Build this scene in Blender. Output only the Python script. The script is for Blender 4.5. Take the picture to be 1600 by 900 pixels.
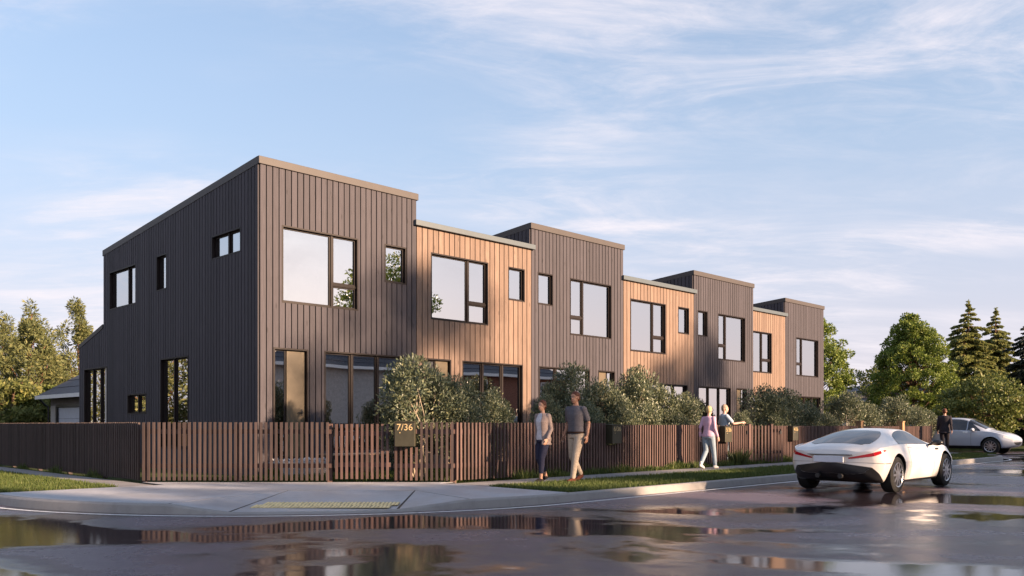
import bpy, bmesh, math, random
import numpy as np
from mathutils import Vector, Matrix
random.seed(7); np.random.seed(7)
for o in list(bpy.data.objects): bpy.data.objects.remove(o)
SC = bpy.context.scene; COL = SC.collection
PI = math.pi; R2 = math.sqrt(2); A45 = PI/4
U0, V0 = 9.725, 17.854      # front corner of the terrace in site axes

# ------------------------------------------------------------------ camera
CAM_H = 1.15
cd = bpy.data.cameras.new('camera'); cam = bpy.data.objects.new('camera', cd); COL.objects.link(cam)
cam.location = (0, 0, CAM_H); cam.rotation_euler = (PI/2, 0, 0)
cd.sensor_width = 36; cd.lens = 36*1340/1600; cd.shift_y = 214/1600; cd.clip_end = 5000
SC.camera = cam

# ------------------------------------------------------------------ light
SUN_DIR = Vector((0.86, -0.51, 0)).normalized(); SUN_EL = math.radians(15)
SKY_STRENGTH = 0.092
sd = bpy.data.lights.new('sun', 'SUN'); sd.energy = 5.0; sd.angle = math.radians(1.5); sd.color = (1.0, 0.70, 0.47)
sun = bpy.data.objects.new('sun', sd); COL.objects.link(sun)
sl = Vector((SUN_DIR.x*math.cos(SUN_EL), SUN_DIR.y*math.cos(SUN_EL), math.sin(SUN_EL)))
sun.rotation_euler = sl.to_track_quat('Z', 'Y').to_euler(); sun.location = (20, -20, 30)

W = bpy.data.worlds.new('World'); SC.world = W; W.use_nodes = True
nt = W.node_tree; nt.nodes.clear(); N = nt.nodes; LK = nt.links.new
def wn(t, **k):
    n = N.new(t)
    for a, b in k.items(): setattr(n, a, b)
    return n
sky = wn('ShaderNodeTexSky', sky_type='NISHITA', sun_disc=False, sun_elevation=SUN_EL,
         sun_rotation=math.atan2(SUN_DIR.x, SUN_DIR.y), altitude=0, air_density=1.0, dust_density=0.6, ozone_density=2.2)
tc = wn('ShaderNodeTexCoord'); sx = wn('ShaderNodeSeparateXYZ'); LK(tc.outputs['Generated'], sx.inputs[0])
def wm(op, a, b=None, clamp=False):
    n = wn('ShaderNodeMath', operation=op, use_clamp=clamp)
    for i, x in enumerate((a, b)):
        if x is None: continue
        if isinstance(x, (int, float)): n.inputs[i].default_value = x
        else: LK(x, n.inputs[i])
    return n.outputs[0]
up = wm('MAXIMUM', sx.outputs['Z'], 0.0)
den = wm('ADD', up, 0.16)
cx = wm('DIVIDE', sx.outputs['X'], den); cy = wm('DIVIDE', sx.outputs['Y'], den)
cv = wn('ShaderNodeCombineXYZ'); LK(cx, cv.inputs[0]); LK(cy, cv.inputs[1])
def cloud(rot, scale, sc, det, rough, dist, lo, hi, seed):
    mp = wn('ShaderNodeMapping'); mp.inputs['Rotation'].default_value = (0, 0, rot); mp.inputs['Scale'].default_value = scale
    mp.inputs['Location'].default_value = seed
    LK(cv.outputs[0], mp.inputs[0])
    n = wn('ShaderNodeTexNoise'); n.inputs['Scale'].default_value = sc; n.inputs['Detail'].default_value = det
    n.inputs['Roughness'].default_value = rough; n.inputs['Distortion'].default_value = dist
    LK(mp.outputs[0], n.inputs['Vector'])
    mr = wn('ShaderNodeMapRange', interpolation_type='SMOOTHSTEP'); mr.inputs[1].default_value = lo; mr.inputs[2].default_value = hi
    LK(n.outputs[0], mr.inputs[0]); return mr.outputs[0]
big = cloud(0.64, (0.55, 1.0, 1), 0.95, 3, 0.5, 0.4, 0.36, 0.58, (6.4, 0.2, 0))
wisp = cloud(0.95, (0.62, 1.6, 1), 1.9, 13, 0.66, 0.75, 0.40, 0.72, (2.9, 1.1, 0))
fine = cloud(0.5, (1.2, 2.4, 1), 5.0, 10, 0.66, 0.9, 0.36, 0.80, (7.4, 2.2, 0))
mask = wm('MULTIPLY', big, wm('ADD', wm('MULTIPLY', wisp, 0.95), wm('MULTIPLY', fine, 0.30)), True)
# the low sky: layers of thin cloud seen edge-on, all round the horizon
lowf = wn('ShaderNodeMapRange', interpolation_type='SMOOTHSTEP'); lowf.inputs[1].default_value = -0.05; lowf.inputs[2].default_value = 0.85
lowf.inputs[3].default_value = 1.0; lowf.inputs[4].default_value = 0.0; LK(up, lowf.inputs[0])
haze = wm('MULTIPLY', lowf.outputs[0], 0.95)
mask = wm('MULTIPLY', mask, 0.85)
hs = wn('ShaderNodeHueSaturation'); hs.inputs['Saturation'].default_value = 0.92; hs.inputs['Value'].default_value = 1.0
LK(sky.outputs[0], hs.inputs['Color'])
vs = wn('ShaderNodeMixRGB', blend_type='MULTIPLY'); vs.inputs[0].default_value = 1; vs.inputs[2].default_value = (0.91, 0.97, 1.0, 1)
LK(hs.outputs[0], vs.inputs[1])
hz = wn('ShaderNodeMixRGB'); LK(haze, hz.inputs[0]); LK(vs.outputs[0], hz.inputs[1]); 
hc = wn('ShaderNodeMixRGB'); hc.inputs[1].default_value = (3.1, 2.72, 3.0, 1); hc.inputs[2].default_value = (2.05, 2.38, 3.0, 1)
hr_ = wn('ShaderNodeMapRange'); hr_.inputs[1].default_value = 0.0; hr_.inputs[2].default_value = 0.30; LK(up, hr_.inputs[0]); LK(hr_.outputs[0], hc.inputs[0]); 
dt = wn('ShaderNodeVectorMath', operation='DOT_PRODUCT'); LK(tc.outputs['Generated'], dt.inputs[0]); dt.inputs[1].default_value = sl
gw = wm('POWER', wm('MAXIMUM', dt.outputs['Value'], 0.0), 2.5)          # the air brightens and warms towards the low sun
gc = wn('ShaderNodeMixRGB'); gc.inputs[1].default_value = (1, 1, 1, 1); gc.inputs[2].default_value = (1.85, 1.5, 1.25, 1); LK(gw, gc.inputs[0])
gm = wn('ShaderNodeMixRGB', blend_type='MULTIPLY'); gm.inputs[0].default_value = 1; LK(hc.outputs[0], gm.inputs[1]); LK(gc.outputs[0], gm.inputs[2]); LK(gm.outputs[0], hz.inputs[2])
mx = wn('ShaderNodeMixRGB'); LK(mask, mx.inputs[0]); LK(hz.outputs[0], mx.inputs[1]); mx.inputs[2].default_value = (3.75, 3.5, 3.7, 1)
bg = wn('ShaderNodeBackground'); bg.inputs[1].default_value = SKY_STRENGTH; LK(mx.outputs[0], bg.inputs[0])
wo = wn('ShaderNodeOutputWorld'); LK(bg.outputs[0], wo.inputs[0])

VS = SC.view_settings; VS.view_transform = 'Standard'; VS.look = 'None'; VS.gamma = 1.0; VS.use_curve_mapping = False
VS.exposure = 1.55
SC.render.resolution_x = 1024; SC.render.resolution_y = 576
SC.cycles.use_denoising = True; SC.cycles.max_bounces = 10; SC.cycles.transparent_max_bounces = 16; SC.cycles.sample_clamp_indirect = 6
SC.cycles.caustics_reflective = False; SC.cycles.caustics_refractive = False

# ------------------------------------------------------------------ helpers
def S(u, v, z=0.0):                       # site axes: u runs along the front street, v into the block
    return Vector(((u-v)/R2, (u+v)/R2, z))
def UV(X, Y): return ((X+Y)/R2, (Y-X)/R2)
def px_u(x, v):                           # u of the point of line v=const seen at photo column x
    r = (x-800)/1340; return v*(1+r)/(1-r)

class MB:
    def __init__(s): s.v = []; s.f = []
    def add(s, vs, fs):
        b = len(s.v); s.v += [tuple(p) for p in vs]; s.f += [tuple(i+b for i in f) for f in fs]
    def box(s, x0, x1, y0, y1, z0, z1):
        s.hexa([(x0,y0,z0),(x1,y0,z0),(x1,y1,z0),(x0,y1,z0),(x0,y0,z1),(x1,y0,z1),(x1,y1,z1),(x0,y1,z1)])
    def hexa(s, p):
        s.add(p, [(3,2,1,0),(4,5,6,7),(0,1,5,4),(1,2,6,5),(2,3,7,6),(3,0,4,7)])
    def prism(s, pts, d):                 # polygon pts (3d) extruded by vector d
        n = len(pts); d = Vector(d); a = [Vector(p) for p in pts]; b = [p+d for p in a]
        s.add(a+b, [tuple(range(n))[::-1], tuple(range(n, 2*n))]+[(i, (i+1) % n, n+(i+1) % n, n+i) for i in range(n)])
    def tube(s, pts, rad, n=8, cap=True):
        pts = [Vector(p) for p in pts]
        if not isinstance(rad, (list, tuple)): rad = [rad]*len(pts)
        rings = []; ref = None
        for i, p in enumerate(pts):
            t = (pts[min(i+1, len(pts)-1)]-pts[max(i-1, 0)]).normalized()
            if ref is None: ref = Vector((0,0,1)) if abs(t.z) < .9 else Vector((1,0,0))
            a = t.cross(ref).normalized(); b = t.cross(a).normalized(); ref = -b if False else ref
            rings.append([p+(a*math.cos(2*PI*k/n)+b*math.sin(2*PI*k/n))*rad[i] for k in range(n)])
        s.loft(rings, cap)
    def loft(s, rings, cap=True, closed=True):
        n = len(rings[0]); vs = [p for r in rings for p in r]; fs = []
        for i in range(len(rings)-1):
            for k in range(n if closed else n-1):
                k2 = (k+1) % n; fs.append((i*n+k, i*n+k2, (i+1)*n+k2, (i+1)*n+k))
        if cap: fs.append(tuple(range(n))[::-1]); fs.append(tuple((len(rings)-1)*n+k for k in range(n)))
        s.add(vs, fs)
    def ell(s, c, r, nu=12, nv=8, rot=None):
        c = Vector(c); rings = []
        for j in range(nv+1):
            th = PI*(j/nv); th = min(max(th, .02), PI-.02)
            ring = []
            for k in range(nu):
                p = Vector((r[0]*math.sin(th)*math.cos(2*PI*k/nu), r[1]*math.sin(th)*math.sin(2*PI*k/nu), -r[2]*math.cos(th)))
                if rot: p = rot @ p
                ring.append(c+p)
            rings.append(ring)
        s.loft(rings)
    def mesh(s, name):
        m = bpy.data.meshes.new(name); m.from_pydata(s.v, [], s.f); return m
    def build(s, name, mat, parent=None, smooth=False, bevel=0, fix=True):
        m = s.mesh(name)
        if fix:
            bm = bmesh.new(); bm.from_mesh(m); bmesh.ops.recalc_face_normals(bm, faces=bm.faces); bm.to_mesh(m); bm.free()
        return link(name, m, mat, parent, smooth, bevel)
def link(name, m, mat, parent=None, smooth=False, bevel=0):
    if mat is not None and not m.materials: m.materials.append(mat)
    if smooth: m.shade_smooth()
    o = bpy.data.objects.new(name, m); COL.objects.link(o); o.parent = parent
    if bevel:
        b = o.modifiers.new('bevel', 'BEVEL'); b.width = bevel; b.segments = 2; b.limit_method = 'ANGLE'
    return o
def inst(src, parent=None):
    o = src.copy(); COL.objects.link(o); o.parent = parent; return o
def copy_tree(o, parent=None):
    c = inst(o, parent)
    for ch in [x for x in o.children]: copy_tree(ch, c)
    return c
def empty(name, loc=(0,0,0), rz=0.0):
    o = bpy.data.objects.new(name, None); COL.objects.link(o); o.location = loc; o.rotation_euler = (0,0,rz); o.empty_display_size = .2; return o
def tag(o, label, cat, group=None):
    o['label'] = label; o['category'] = cat
    if group: o['group'] = group
    return o
def kind(o, k): o['kind'] = k; return o

# ------------------------------------------------------------------ materials
MATS = {}
class NM:
    def __init__(s, name):
        s.m = bpy.data.materials.new(name); s.m.use_nodes = True; s.t = s.m.node_tree; s.t.nodes.clear(); MATS[name] = s.m
        s.out = s.n('ShaderNodeOutputMaterial')
    def n(s, t, **k):
        x = s.t.nodes.new(t)
        for a, b in k.items(): setattr(x, a, b)
        return x
    def set(s, sock, v):
        if hasattr(v, 'is_linked') or hasattr(v, 'links'): s.t.links.new(v, sock)
        else: sock.default_value = v
    def math(s, op, a, b=None, clamp=False):
        x = s.n('ShaderNodeMath', operation=op, use_clamp=clamp); s.set(x.inputs[0], a)
        if b is not None: s.set(x.inputs[1], b)
        return x.outputs[0]
    def coord(s, which='Object', scale=(1,1,1), rnd=False, rot=(0,0,0)):
        c = s.n('ShaderNodeTexCoord').outputs[which] if which != 'Position' else s.n('ShaderNodeNewGeometry').outputs['Position']
        mp = s.n('ShaderNodeMapping'); mp.inputs['Scale'].default_value = scale; mp.inputs['Rotation'].default_value = rot
        s.t.links.new(c, mp.inputs[0])
        if rnd:
            oi = s.n('ShaderNodeObjectInfo'); mu = s.math('MULTIPLY', oi.outputs['Random'], 60.0)
            cb = s.n('ShaderNodeCombineXYZ'); s.set(cb.inputs[0], mu); s.set(cb.inputs[2], mu); s.t.links.new(cb.outputs[0], mp.inputs['Location'])
        return mp.outputs[0]
    def noise(s, vec, scale, det=4, rough=.55, dist=0):
        x = s.n('ShaderNodeTexNoise'); s.set(x.inputs['Vector'], vec); x.inputs['Scale'].default_value = scale
        x.inputs['Detail'].default_value = det; x.inputs['Roughness'].default_value = rough; x.inputs['Distortion'].default_value = dist; return x.outputs[0]
    def rng(s, v, a, b, c=0.0, d=1.0, smooth=True):
        x = s.n('ShaderNodeMapRange', interpolation_type='SMOOTHSTEP' if smooth else 'LINEAR'); s.set(x.inputs[0], v)
        for i, q in enumerate((a, b, c, d)): x.inputs[i+1].default_value = q
        return x.outputs[0]
    def mix(s, f, a, b, mode='MIX'):
        x = s.n('ShaderNodeMixRGB', blend_type=mode); s.set(x.inputs[0], f); s.set(x.inputs[1], c4(a)); s.set(x.inputs[2], c4(b)); return x.outputs[0]
    def bsdf(s, col, rough=.6, spec=.5, metal=0.0, normal=None, **k):
        b = s.n('ShaderNodeBsdfPrincipled'); s.set(b.inputs['Base Color'], c4(col)); s.set(b.inputs['Roughness'], rough)
        s.set(b.inputs['Specular IOR Level'], spec); s.set(b.inputs['Metallic'], metal)
        for a, v in k.items(): s.set(b.inputs[a.replace('_', ' ')], v)
        if normal is not None: s.t.links.new(normal, b.inputs['Normal'])
        return b.outputs[0]
    def bump(s, h, strength=.3, dist=.01):
        b = s.n('ShaderNodeBump'); b.inputs['Strength'].default_value = strength; b.inputs['Distance'].default_value = dist; s.set(b.inputs['Height'], h); return b.outputs[0]
    def done(s, sh): s.t.links.new(sh, s.out.inputs[0]); return s.m
def c4(c):
    if isinstance(c, (tuple, list)) and len(c) == 3: return (*c, 1.0)
    return c
def mat_wood(name, base, dark, light, rough=.7, per=.25, knots=True):
    m = NM(name); v = m.coord('Object', (1,1,1), True)
    gv = m.coord('Object', (14, 14, .7), True); g = m.noise(gv, 3.0, 6, .62, .6)
    col = m.mix(m.rng(g, .3, .72), dark, light)
    col = m.mix(m.rng(m.noise(v, 1.3, 3), .35, .7, 0, .35), col, base)
    if knots:
        vo = m.n('ShaderNodeTexVoronoi'); m.set(vo.inputs['Vector'], m.coord('Object', (5.5, 5.5, 1.5), True)); vo.inputs['Scale'].default_value = 1.0; vo.inputs['Randomness'].default_value = 1
        k = m.rng(vo.outputs['Distance'], .045, .15, .62, 0); col = m.mix(k, col, tuple(c*.42 for c in dark))
    oi = m.n('ShaderNodeObjectInfo'); r = m.rng(oi.outputs['Random'], 0, 1, 1-per, 1+per, False)
    mu = m.n('ShaderNodeMixRGB', blend_type='MULTIPLY'); mu.inputs[0].default_value = 1
    cb = m.n('ShaderNodeCombineXYZ')
    for i in range(3): m.set(cb.inputs[i], r)
    m.set(mu.inputs[1], col); m.set(mu.inputs[2], cb.outputs[0])
    m.done(m.bsdf(mu.outputs[0], rough, .3, normal=m.bump(g, .25, .004)))
def mat_plain(name, col, rough=.5, spec=.5, metal=0.0, var=.12, sc=6, bump=0, **k):
    m = NM(name); n = m.noise(m.coord('Object', (1,1,1)), sc, 5, .6)
    c = m.mix(m.rng(n, .3, .7), tuple(x*(1-var) for x in col), tuple(min(1, x*(1+var)) for x in col))
    m.done(m.bsdf(c, rough, spec, metal, normal=m.bump(n, bump, .01) if bump else None, **k))
mat_wood('dark_board', (.056,.050,.059), (.046,.0415,.049), (.067,.060,.070), per=.13)
mat_wood('side_board', (.056,.050,.059), (.046,.0415,.049), (.067,.060,.070), per=.14, knots=False)
mat_wood('cedar_board', (.192,.132,.100), (.154,.104,.078), (.23,.162,.125), per=.12)
mat_wood('fence_wood', (.098,.060,.053), (.076,.047,.041), (.12,.075,.066), per=.3)
mat_wood('shaded_fence_wood', (.062,.045,.042), (.05,.036,.034), (.078,.056,.052), per=.2, knots=False)  # darker copy of the fence timber, shade put into its colour
mat_wood('deck_wood', (.34,.25,.18), (.28,.2,.14), (.4,.3,.22))
mat_wood('oak', (.32,.19,.10), (.25,.14,.07), (.38,.24,.13), knots=False)
mat_plain('backing', (.022,.019,.018), .8, .2); mat_plain('cedar_backing', (.09,.045,.022), .8, .2)
mat_plain('dark_fascia', (.062,.053,.050), .55, .35, var=.05)
mat_plain('light_fascia', (.085,.105,.118), .45, .4, var=.05)
mat_plain('roof_metal', (.10,.105,.115), .5, .4)
mat_plain('frame', (.013,.008,.0075), .5, .22)
mat_plain('plaster', (.62,.58,.54), .9, .2)
mat_plain('ceiling_paint', (.7,.68,.65), .9, .2)
mat_plain('curtain', (.72,.69,.66), .9, .1)
mat_plain('door_paint', (.115,.088,.055), .45, .4)
mat_plain('steel', (.55,.55,.56), .3, .5, 1.0)
mat_plain('black_metal', (.02,.02,.021), .45, .4)
mat_plain('bronze', (.055,.050,.032), .42, .5, .3)
mat_plain('gold_letter', (.50,.37,.19), .5, .3)
mat_plain('navy_cloth', (.02,.022,.05), .85, .2); mat_plain('soft_beige', (.5,.42,.32), .9, .1); mat_plain('soft_grey', (.16,.14,.13), .9, .1)
def mat_glass():
    m = NM('window_glass'); tr = m.n('ShaderNodeBsdfTransparent'); tr.inputs[0].default_value = (.62,.60,.57,1)
    gl = m.n('ShaderNodeBsdfGlossy'); gl.inputs['Roughness'].default_value = 0.0; gl.inputs['Color'].default_value = (.93,.93,.93,1)
    nz = m.noise(m.coord('Object', (1,1,1), True), .55, 2, .4); m.t.links.new(m.bump(nz, .06, .05), gl.inputs['Normal'])
    lw = m.n('ShaderNodeLayerWeight'); lw.inputs['Blend'].default_value = .35
    f = m.rng(lw.outputs['Fresnel'], 0, 1, .64, 1.0, False)
    mx = m.n('ShaderNodeMixShader'); m.set(mx.inputs[0], f); m.t.links.new(tr.outputs[0], mx.inputs[1]); m.t.links.new(gl.outputs[0], mx.inputs[2]); m.done(mx.outputs[0])
mat_glass()
def mat_car_glass():
    m = NM('car_glass'); m.done(m.bsdf((.02,.022,.028), .04, .9))
mat_car_glass()
def mat_asphalt():
    m = NM('asphalt'); p = m.coord('Position')
    big = m.noise(m.coord('Position', (.21,.36,1), rot=(0,0,.12)), 1.0, 4, .52, .5)
    edge = m.math('ADD', big, m.math('MULTIPLY', m.math('SUBTRACT', m.noise(p, 1.6, 7, .68), .5), .20))
    pud = m.rng(edge, .40, .54)                        # 1 in standing water, thinning out to damp stone
    g = m.noise(p, 95, 3, .7); g2 = m.noise(p, 9, 5, .6); g3 = m.noise(p, .5, 3, .5)
    col = m.mix(m.rng(g, .25, .75), (.074,.055,.069), (.19,.142,.178))
    col = m.mix(m.rng(g2, .35, .75, 0, .5), col, (.086,.064,.080))
    col = m.mix(m.rng(g3, .35, .65, 0, .35), col, (.138,.104,.13))
    col = m.mix(m.math('MULTIPLY', pud, .8), col, (.014,.012,.013))
    damp = m.rng(m.math('ADD', edge, m.math('MULTIPLY', g2, .12)), .36, .58, .36, .16)
    mr = m.n('ShaderNodeMix'); mr.data_type = 'FLOAT'; m.set(mr.inputs[0], pud); m.set(mr.inputs[2], damp); mr.inputs[3].default_value = .045
    hh = m.math('MULTIPLY', m.math('ADD', g, m.math('MULTIPLY', g2, .5)), m.math('SUBTRACT', 1.0, m.math('MULTIPLY', pud, .985)))
    rip = m.math('ADD', hh, m.math('MULTIPLY', m.noise(p, 5.0, 2, .5), .018))
    m.done(m.bsdf(col, mr.outputs[0], .55, normal=m.bump(rip, .95, .012)))
mat_asphalt()
def mat_concrete(name, a, b, stain, rough=.75):
    m = NM(name); p = m.coord('Position'); g = m.noise(p, 120, 3, .7); n = m.noise(p, 1.1, 6, .6, .4); n2 = m.noise(p, 6, 5, .65)
    col = m.mix(m.rng(n, .3, .7), a, b); col = m.mix(m.rng(n2, .45, .75, 0, .4), col, stain); col = m.mix(m.rng(g, .3, .7, .0, .22), col, tuple(x*.6 for x in a))
    m.done(m.bsdf(col, m.rng(n, .3, .7, rough-.2, rough+.1), .4, normal=m.bump(g, .3, .003)))
mat_concrete('corner_concrete', (.37,.37,.385), (.47,.465,.48), (.23,.23,.245), .6)
mat_concrete('path_concrete', (.24,.225,.22), (.31,.29,.28), (.18,.17,.165))
mat_concrete('kerb_concrete', (.27,.255,.245), (.35,.33,.31), (.17,.16,.155))
mat_concrete('joint', (.02,.019,.018), (.025,.023,.022), (.02,.02,.02))
mat_plain('soil', (.05,.036,.026), .95, .1, var=.3, bump=.5)
mat_plain('lawn_ground', (.05,.065,.022), .95, .1, var=.35, sc=3)
def mat_paint():
    m = NM('road_paint'); p = m.coord('Position'); n = m.noise(p, 14, 6, .7)
    m.done(m.bsdf(m.mix(m.rng(n, .36, .5), (.35,.34,.33), (.78,.77,.75)), .45, .5))
mat_paint()
mat_plain('tactile', (.46,.36,.20), .7, .4, var=.25, sc=20); mat_plain('tactile_rib', (.85,.66,.34), .7, .4, var=.2, sc=20)
def mat_leaf(name, a, b, c, rough=.5, trans=.25, spec=.35):
    m = NM(name); gi = m.n('ShaderNodeNewGeometry'); r = gi.outputs['Random Per Island']
    col = m.mix(m.rng(r, 0, .6, 0, 1, False), a, b); col = m.mix(m.rng(r, .72, 1, 0, 1), col, c)
    n = m.noise(m.coord('Object'), 1.7, 3); col = m.mix(m.rng(n, .35, .7, 0, .5), col, a)
    pb = m.bsdf(col, rough, spec); tl = m.n('ShaderNodeBsdfTranslucent'); m.set(tl.inputs[0], col)
    mx = m.n('ShaderNodeMixShader'); mx.inputs[0].default_value = trans; m.t.links.new(pb, mx.inputs[1]); m.t.links.new(tl.outputs[0], mx.inputs[2]); m.done(mx.outputs[0])
mat_leaf('olive_leaf', (.082,.102,.062), (.145,.17,.098), (.32,.32,.17), .4, .2, .5)
mat_leaf('broad_leaf', (.10,.145,.026), (.19,.245,.048), (.34,.37,.085))
mat_leaf('maple_leaf', (.085,.11,.028), (.15,.18,.045), (.28,.27,.08))
mat_leaf('spruce_leaf', (.14,.16,.055), (.25,.27,.085), (.40,.37,.13), .6, .45)
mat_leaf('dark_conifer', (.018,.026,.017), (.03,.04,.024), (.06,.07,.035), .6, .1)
mat_leaf('pine_leaf', (.10,.118,.045), (.175,.188,.07), (.29,.275,.105), .6, .3)
mat_leaf('grass', (.055,.085,.018), (.095,.13,.03), (.17,.18,.06), .6, .3)
mat_leaf('flax', (.06,.085,.03), (.10,.12,.04), (.17,.17,.06), .5, .2)
mat_leaf('white_flower', (.7,.68,.66), (.78,.76,.74), (.8,.8,.78), .7, .2)
mat_plain('bark', (.13,.085,.06), .9, .1, var=.4, sc=9, bump=.6); mat_plain('pale_bark', (.36,.30,.23), .9, .1, var=.3, sc=14, bump=.5)
mat_plain('pine_bark', (.21,.115,.075), .9, .1, var=.4, sc=9, bump=.6)
mat_plain('slate', (.05,.047,.058), .6, .4, var=.3, sc=5); mat_plain('white_trim', (.74,.73,.72), .5, .4, var=.03)
mat_plain('render_wall', (.40,.37,.35), .85, .2); mat_plain('brick_wall', (.22,.10,.07), .85, .2, var=.3, sc=14)
mat_plain('grey_wall', (.19,.175,.175), .85, .2); mat_plain('garage_door', (.50,.52,.60), .5, .4, var=.04)
def mat_car(name, col, rough=.28):
    m = NM(name); n = m.noise(m.coord('Object'), 500, 2)
    m.done(m.bsdf(col, rough, .5, .0, Coat_Weight=.9, Coat_Roughness=.03))
mat_car('car_white', (.72,.69,.66)); mat_car('car_silver', (.42,.46,.54))
mat_plain('tyre', (.02,.02,.02), .85, .3); mat_plain('alloy', (.5,.5,.52), .28, .5, .9, var=.05); mat_plain('car_black', (.012,.012,.014), .35, .5)
mat_plain('tail_red', (.42,.012,.02), .15, .6, var=.05); mat_plain('plate', (.66,.68,.74), .4, .5, var=.03); mat_plain('lamp_clear', (.6,.6,.62), .1, .8, var=.05); mat_plain('chrome', (.8,.8,.8), .12, .5, 1.0, var=.02)
mat_plain('skin', (.46,.26,.18), .55, .4, var=.06); mat_plain('skin_tan', (.38,.20,.13), .55, .4, var=.06); mat_plain('skin_pink', (.55,.33,.26), .55, .4, var=.06)
mat_plain('hair_brown', (.045,.022,.014), .6, .3, var=.3, sc=40); mat_plain('hair_red', (.09,.03,.015), .6, .3, var=.3, sc=40)
mat_plain('hair_blond', (.42,.32,.17), .6, .3, var=.2, sc=40); mat_plain('hair_pale', (.36,.25,.18), .6, .3, var=.2, sc=40)
mat_plain('eye_white', (.7,.68,.65), .3, .5); mat_plain('lip', (.35,.12,.10), .5, .4)
for nme, c in dict(tee_grey=(.105,.10,.115), chino=(.40,.33,.26), blazer=(.26,.205,.19), top_white=(.55,.53,.56), trouser_navy=(.026,.028,.055), shoe_brown=(.10,.032,.02), shoe_black=(.015,.013,.013),
                   jumper_pink=(.55,.36,.47), jeans_pale=(.24,.30,.36), shirt_blue=(.37,.44,.52), suit_dark=(.03,.026,.032), belt=(.03,.015,.01), shoe_white=(.6,.58,.56)).items():
    mat_plain(nme, c, .85, .2, var=.12, sc=30)
M = MATS
# ================================================================== SETTING: ground, road, kerb, paths
g = MB(); g.add([(-2500,-2500,-.30),(2500,-2500,-.30),(2500,2500,-.30),(-2500,2500,-.30)], [(0,1,2,3)])
kind(g.build('ground', M['lawn_ground']), 'structure')
g = MB(); g.add([S(-70,-30,-.14), S(160,-30,-.14), S(160,120,-.14), S(-70,120,-.14)], [(0,1,2,3)])
kind(g.build('road', M['asphalt']), 'structure')

AC = (10.75, 16.35); AR = 6.85
def kerb_path(d, v_far=60.0):
    P = [(3.9+d, v_far), (3.9+d, 40), (3.9+d, 26), (3.9+d, 20)]
    n = 48
    for i in range(n+1):
        a = PI+PI/2*i/n; P.append((AC[0]+(AR-d)*math.cos(a), AC[1]+(AR-d)*math.sin(a)))
    P += [(u, 9.5+d) for u in (14, 18, 22, 26, 30)]
    for i in range(11):
        a = 1.5*PI+PI/2*i/10; P.append((34.5+(4-d)*math.cos(a), 13.5+(4-d)*math.sin(a)))
    P += [(38.5-d, 20), (38.5-d, v_far)]
    return P
RAMP_D = -.115
def ramp_z(X, Y):
    if Y > 16: return 0.0
    if X < -4.12: return RAMP_D*max(0, min(1, (X+5.04)/.92))
    if X <= -1.72: return RAMP_D
    return RAMP_D*max(0, min(1, (-.66-X)/1.06))
rings = []
P0, P1, P2, P3 = kerb_path(0), kerb_path(.03), kerb_path(.05), kerb_path(.15)
for a, b, c, d in zip(P0, P1, P2, P3):
    w = S(*a); zt = ramp_z(w.x, w.y)
    rings.append([S(*a, -.17), S(*b, zt-.022), S(*c, zt), S(*d, zt), S(*d, -.20)])
k = MB(); k.loft(rings); kind(k.build('kerb', M['kerb_concrete']), 'structure')
# painted edge line beside the kerb
La, Lb = kerb_path(-.19), kerb_path(-.275); k = MB()
k.loft([[S(*a, -.1355), S(*b, -.1355)] for a, b in zip(La, Lb)], cap=False, closed=False)
kind(k.build('edge_line', M['road_paint']), 'structure')

# block base (soil under lawns and beds), cut away at the concrete corner
bp = [(4.05,60),(4.05,16.45),(6.94,16.45),(6.94,17.53),(11.41,13.05),(11.05,13.05),(11.05,9.65)]+[p for p in kerb_path(.15)[53:]]
g = MB(); g.prism([S(u, v, -.04) for u, v in bp], (0,0,-.14)); kind(g.build('yard_ground', M['lawn_ground']), 'structure')

def slab_path(name, quads, mat):
    root = kind(empty(name), 'structure')
    for q in quads:
        m = MB(); m.prism([S(u, v, 0) for u, v in q], (0,0,-.1)); m.build('paving_slab', M[mat], root, bevel=.006)
    return root
fq = []
u = 11.06
while u < 38:
    u2 = min(u+1.8, 38.3); fq.append([(u+.004, 11.62), (u2-.004, 11.62), (u2-.004, 12.72), (u+.004, 12.72)]); u = u2
slab_path('front_footpath', fq, 'path_concrete')
fq = []; v = 16.46
while v < 40:
    v2 = v+1.8; fq.append([(6.08, v+.004), (6.76, v+.004), (6.76, v2-.004), (6.08, v2-.004)]); v = v2
slab_path('side_footpath', fq, 'path_concrete')

# concrete corner with a ramp: panels parted by saw cuts
def arc_xy(Xa, Xb, n, d=.155):
    cw = S(*AC); r = AR-d; out = []
    for i in range(n+1):
        X = Xa+(Xb-Xa)*i/n; Y = cw.y-math.sqrt(max(0, r*r-(X-cw.x)**2)); out.append((X, Y))
    return out
def arc_full(d=.155):
    r = AR-d; A = []
    for i in range(49):
        a = PI+PI/2*i/48; w = S(AC[0]+r*math.cos(a), AC[1]+r*math.sin(a)); A.append((w.x, w.y))
    return A
TL, TR = -5.04, -.66; RL, RR = -4.12, -1.72
rb_l, rb_r = (-3.95, 15.1), (-1.70, 15.1)
AF = arc_full()
left = [p for p in AF if p[0] < TL-.05]+[arc_xy(TL, TL, 1)[0]]
right = [arc_xy(TR, TR, 1)[0]]+[p for p in AF if p[0] > TR+.05]
w = lambda u, v: tuple(S(u, v).xy)
main = left+[rb_l, rb_r]+right+[w(11.05, 9.655), w(11.05, 13.02), w(11.40, 13.02), w(6.93, 17.50), w(6.93, 16.45), w(4.055, 16.45)]
ctr = arc_xy(RL, RR, 10)+[rb_r, rb_l]
fl = arc_xy(TL, RL, 5)+[rb_l]; fr = arc_xy(RR, TR, 6)+[rb_r]
def zc(p): return ramp_z(*p) if p[1] < 14.0 else 0.0
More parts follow.
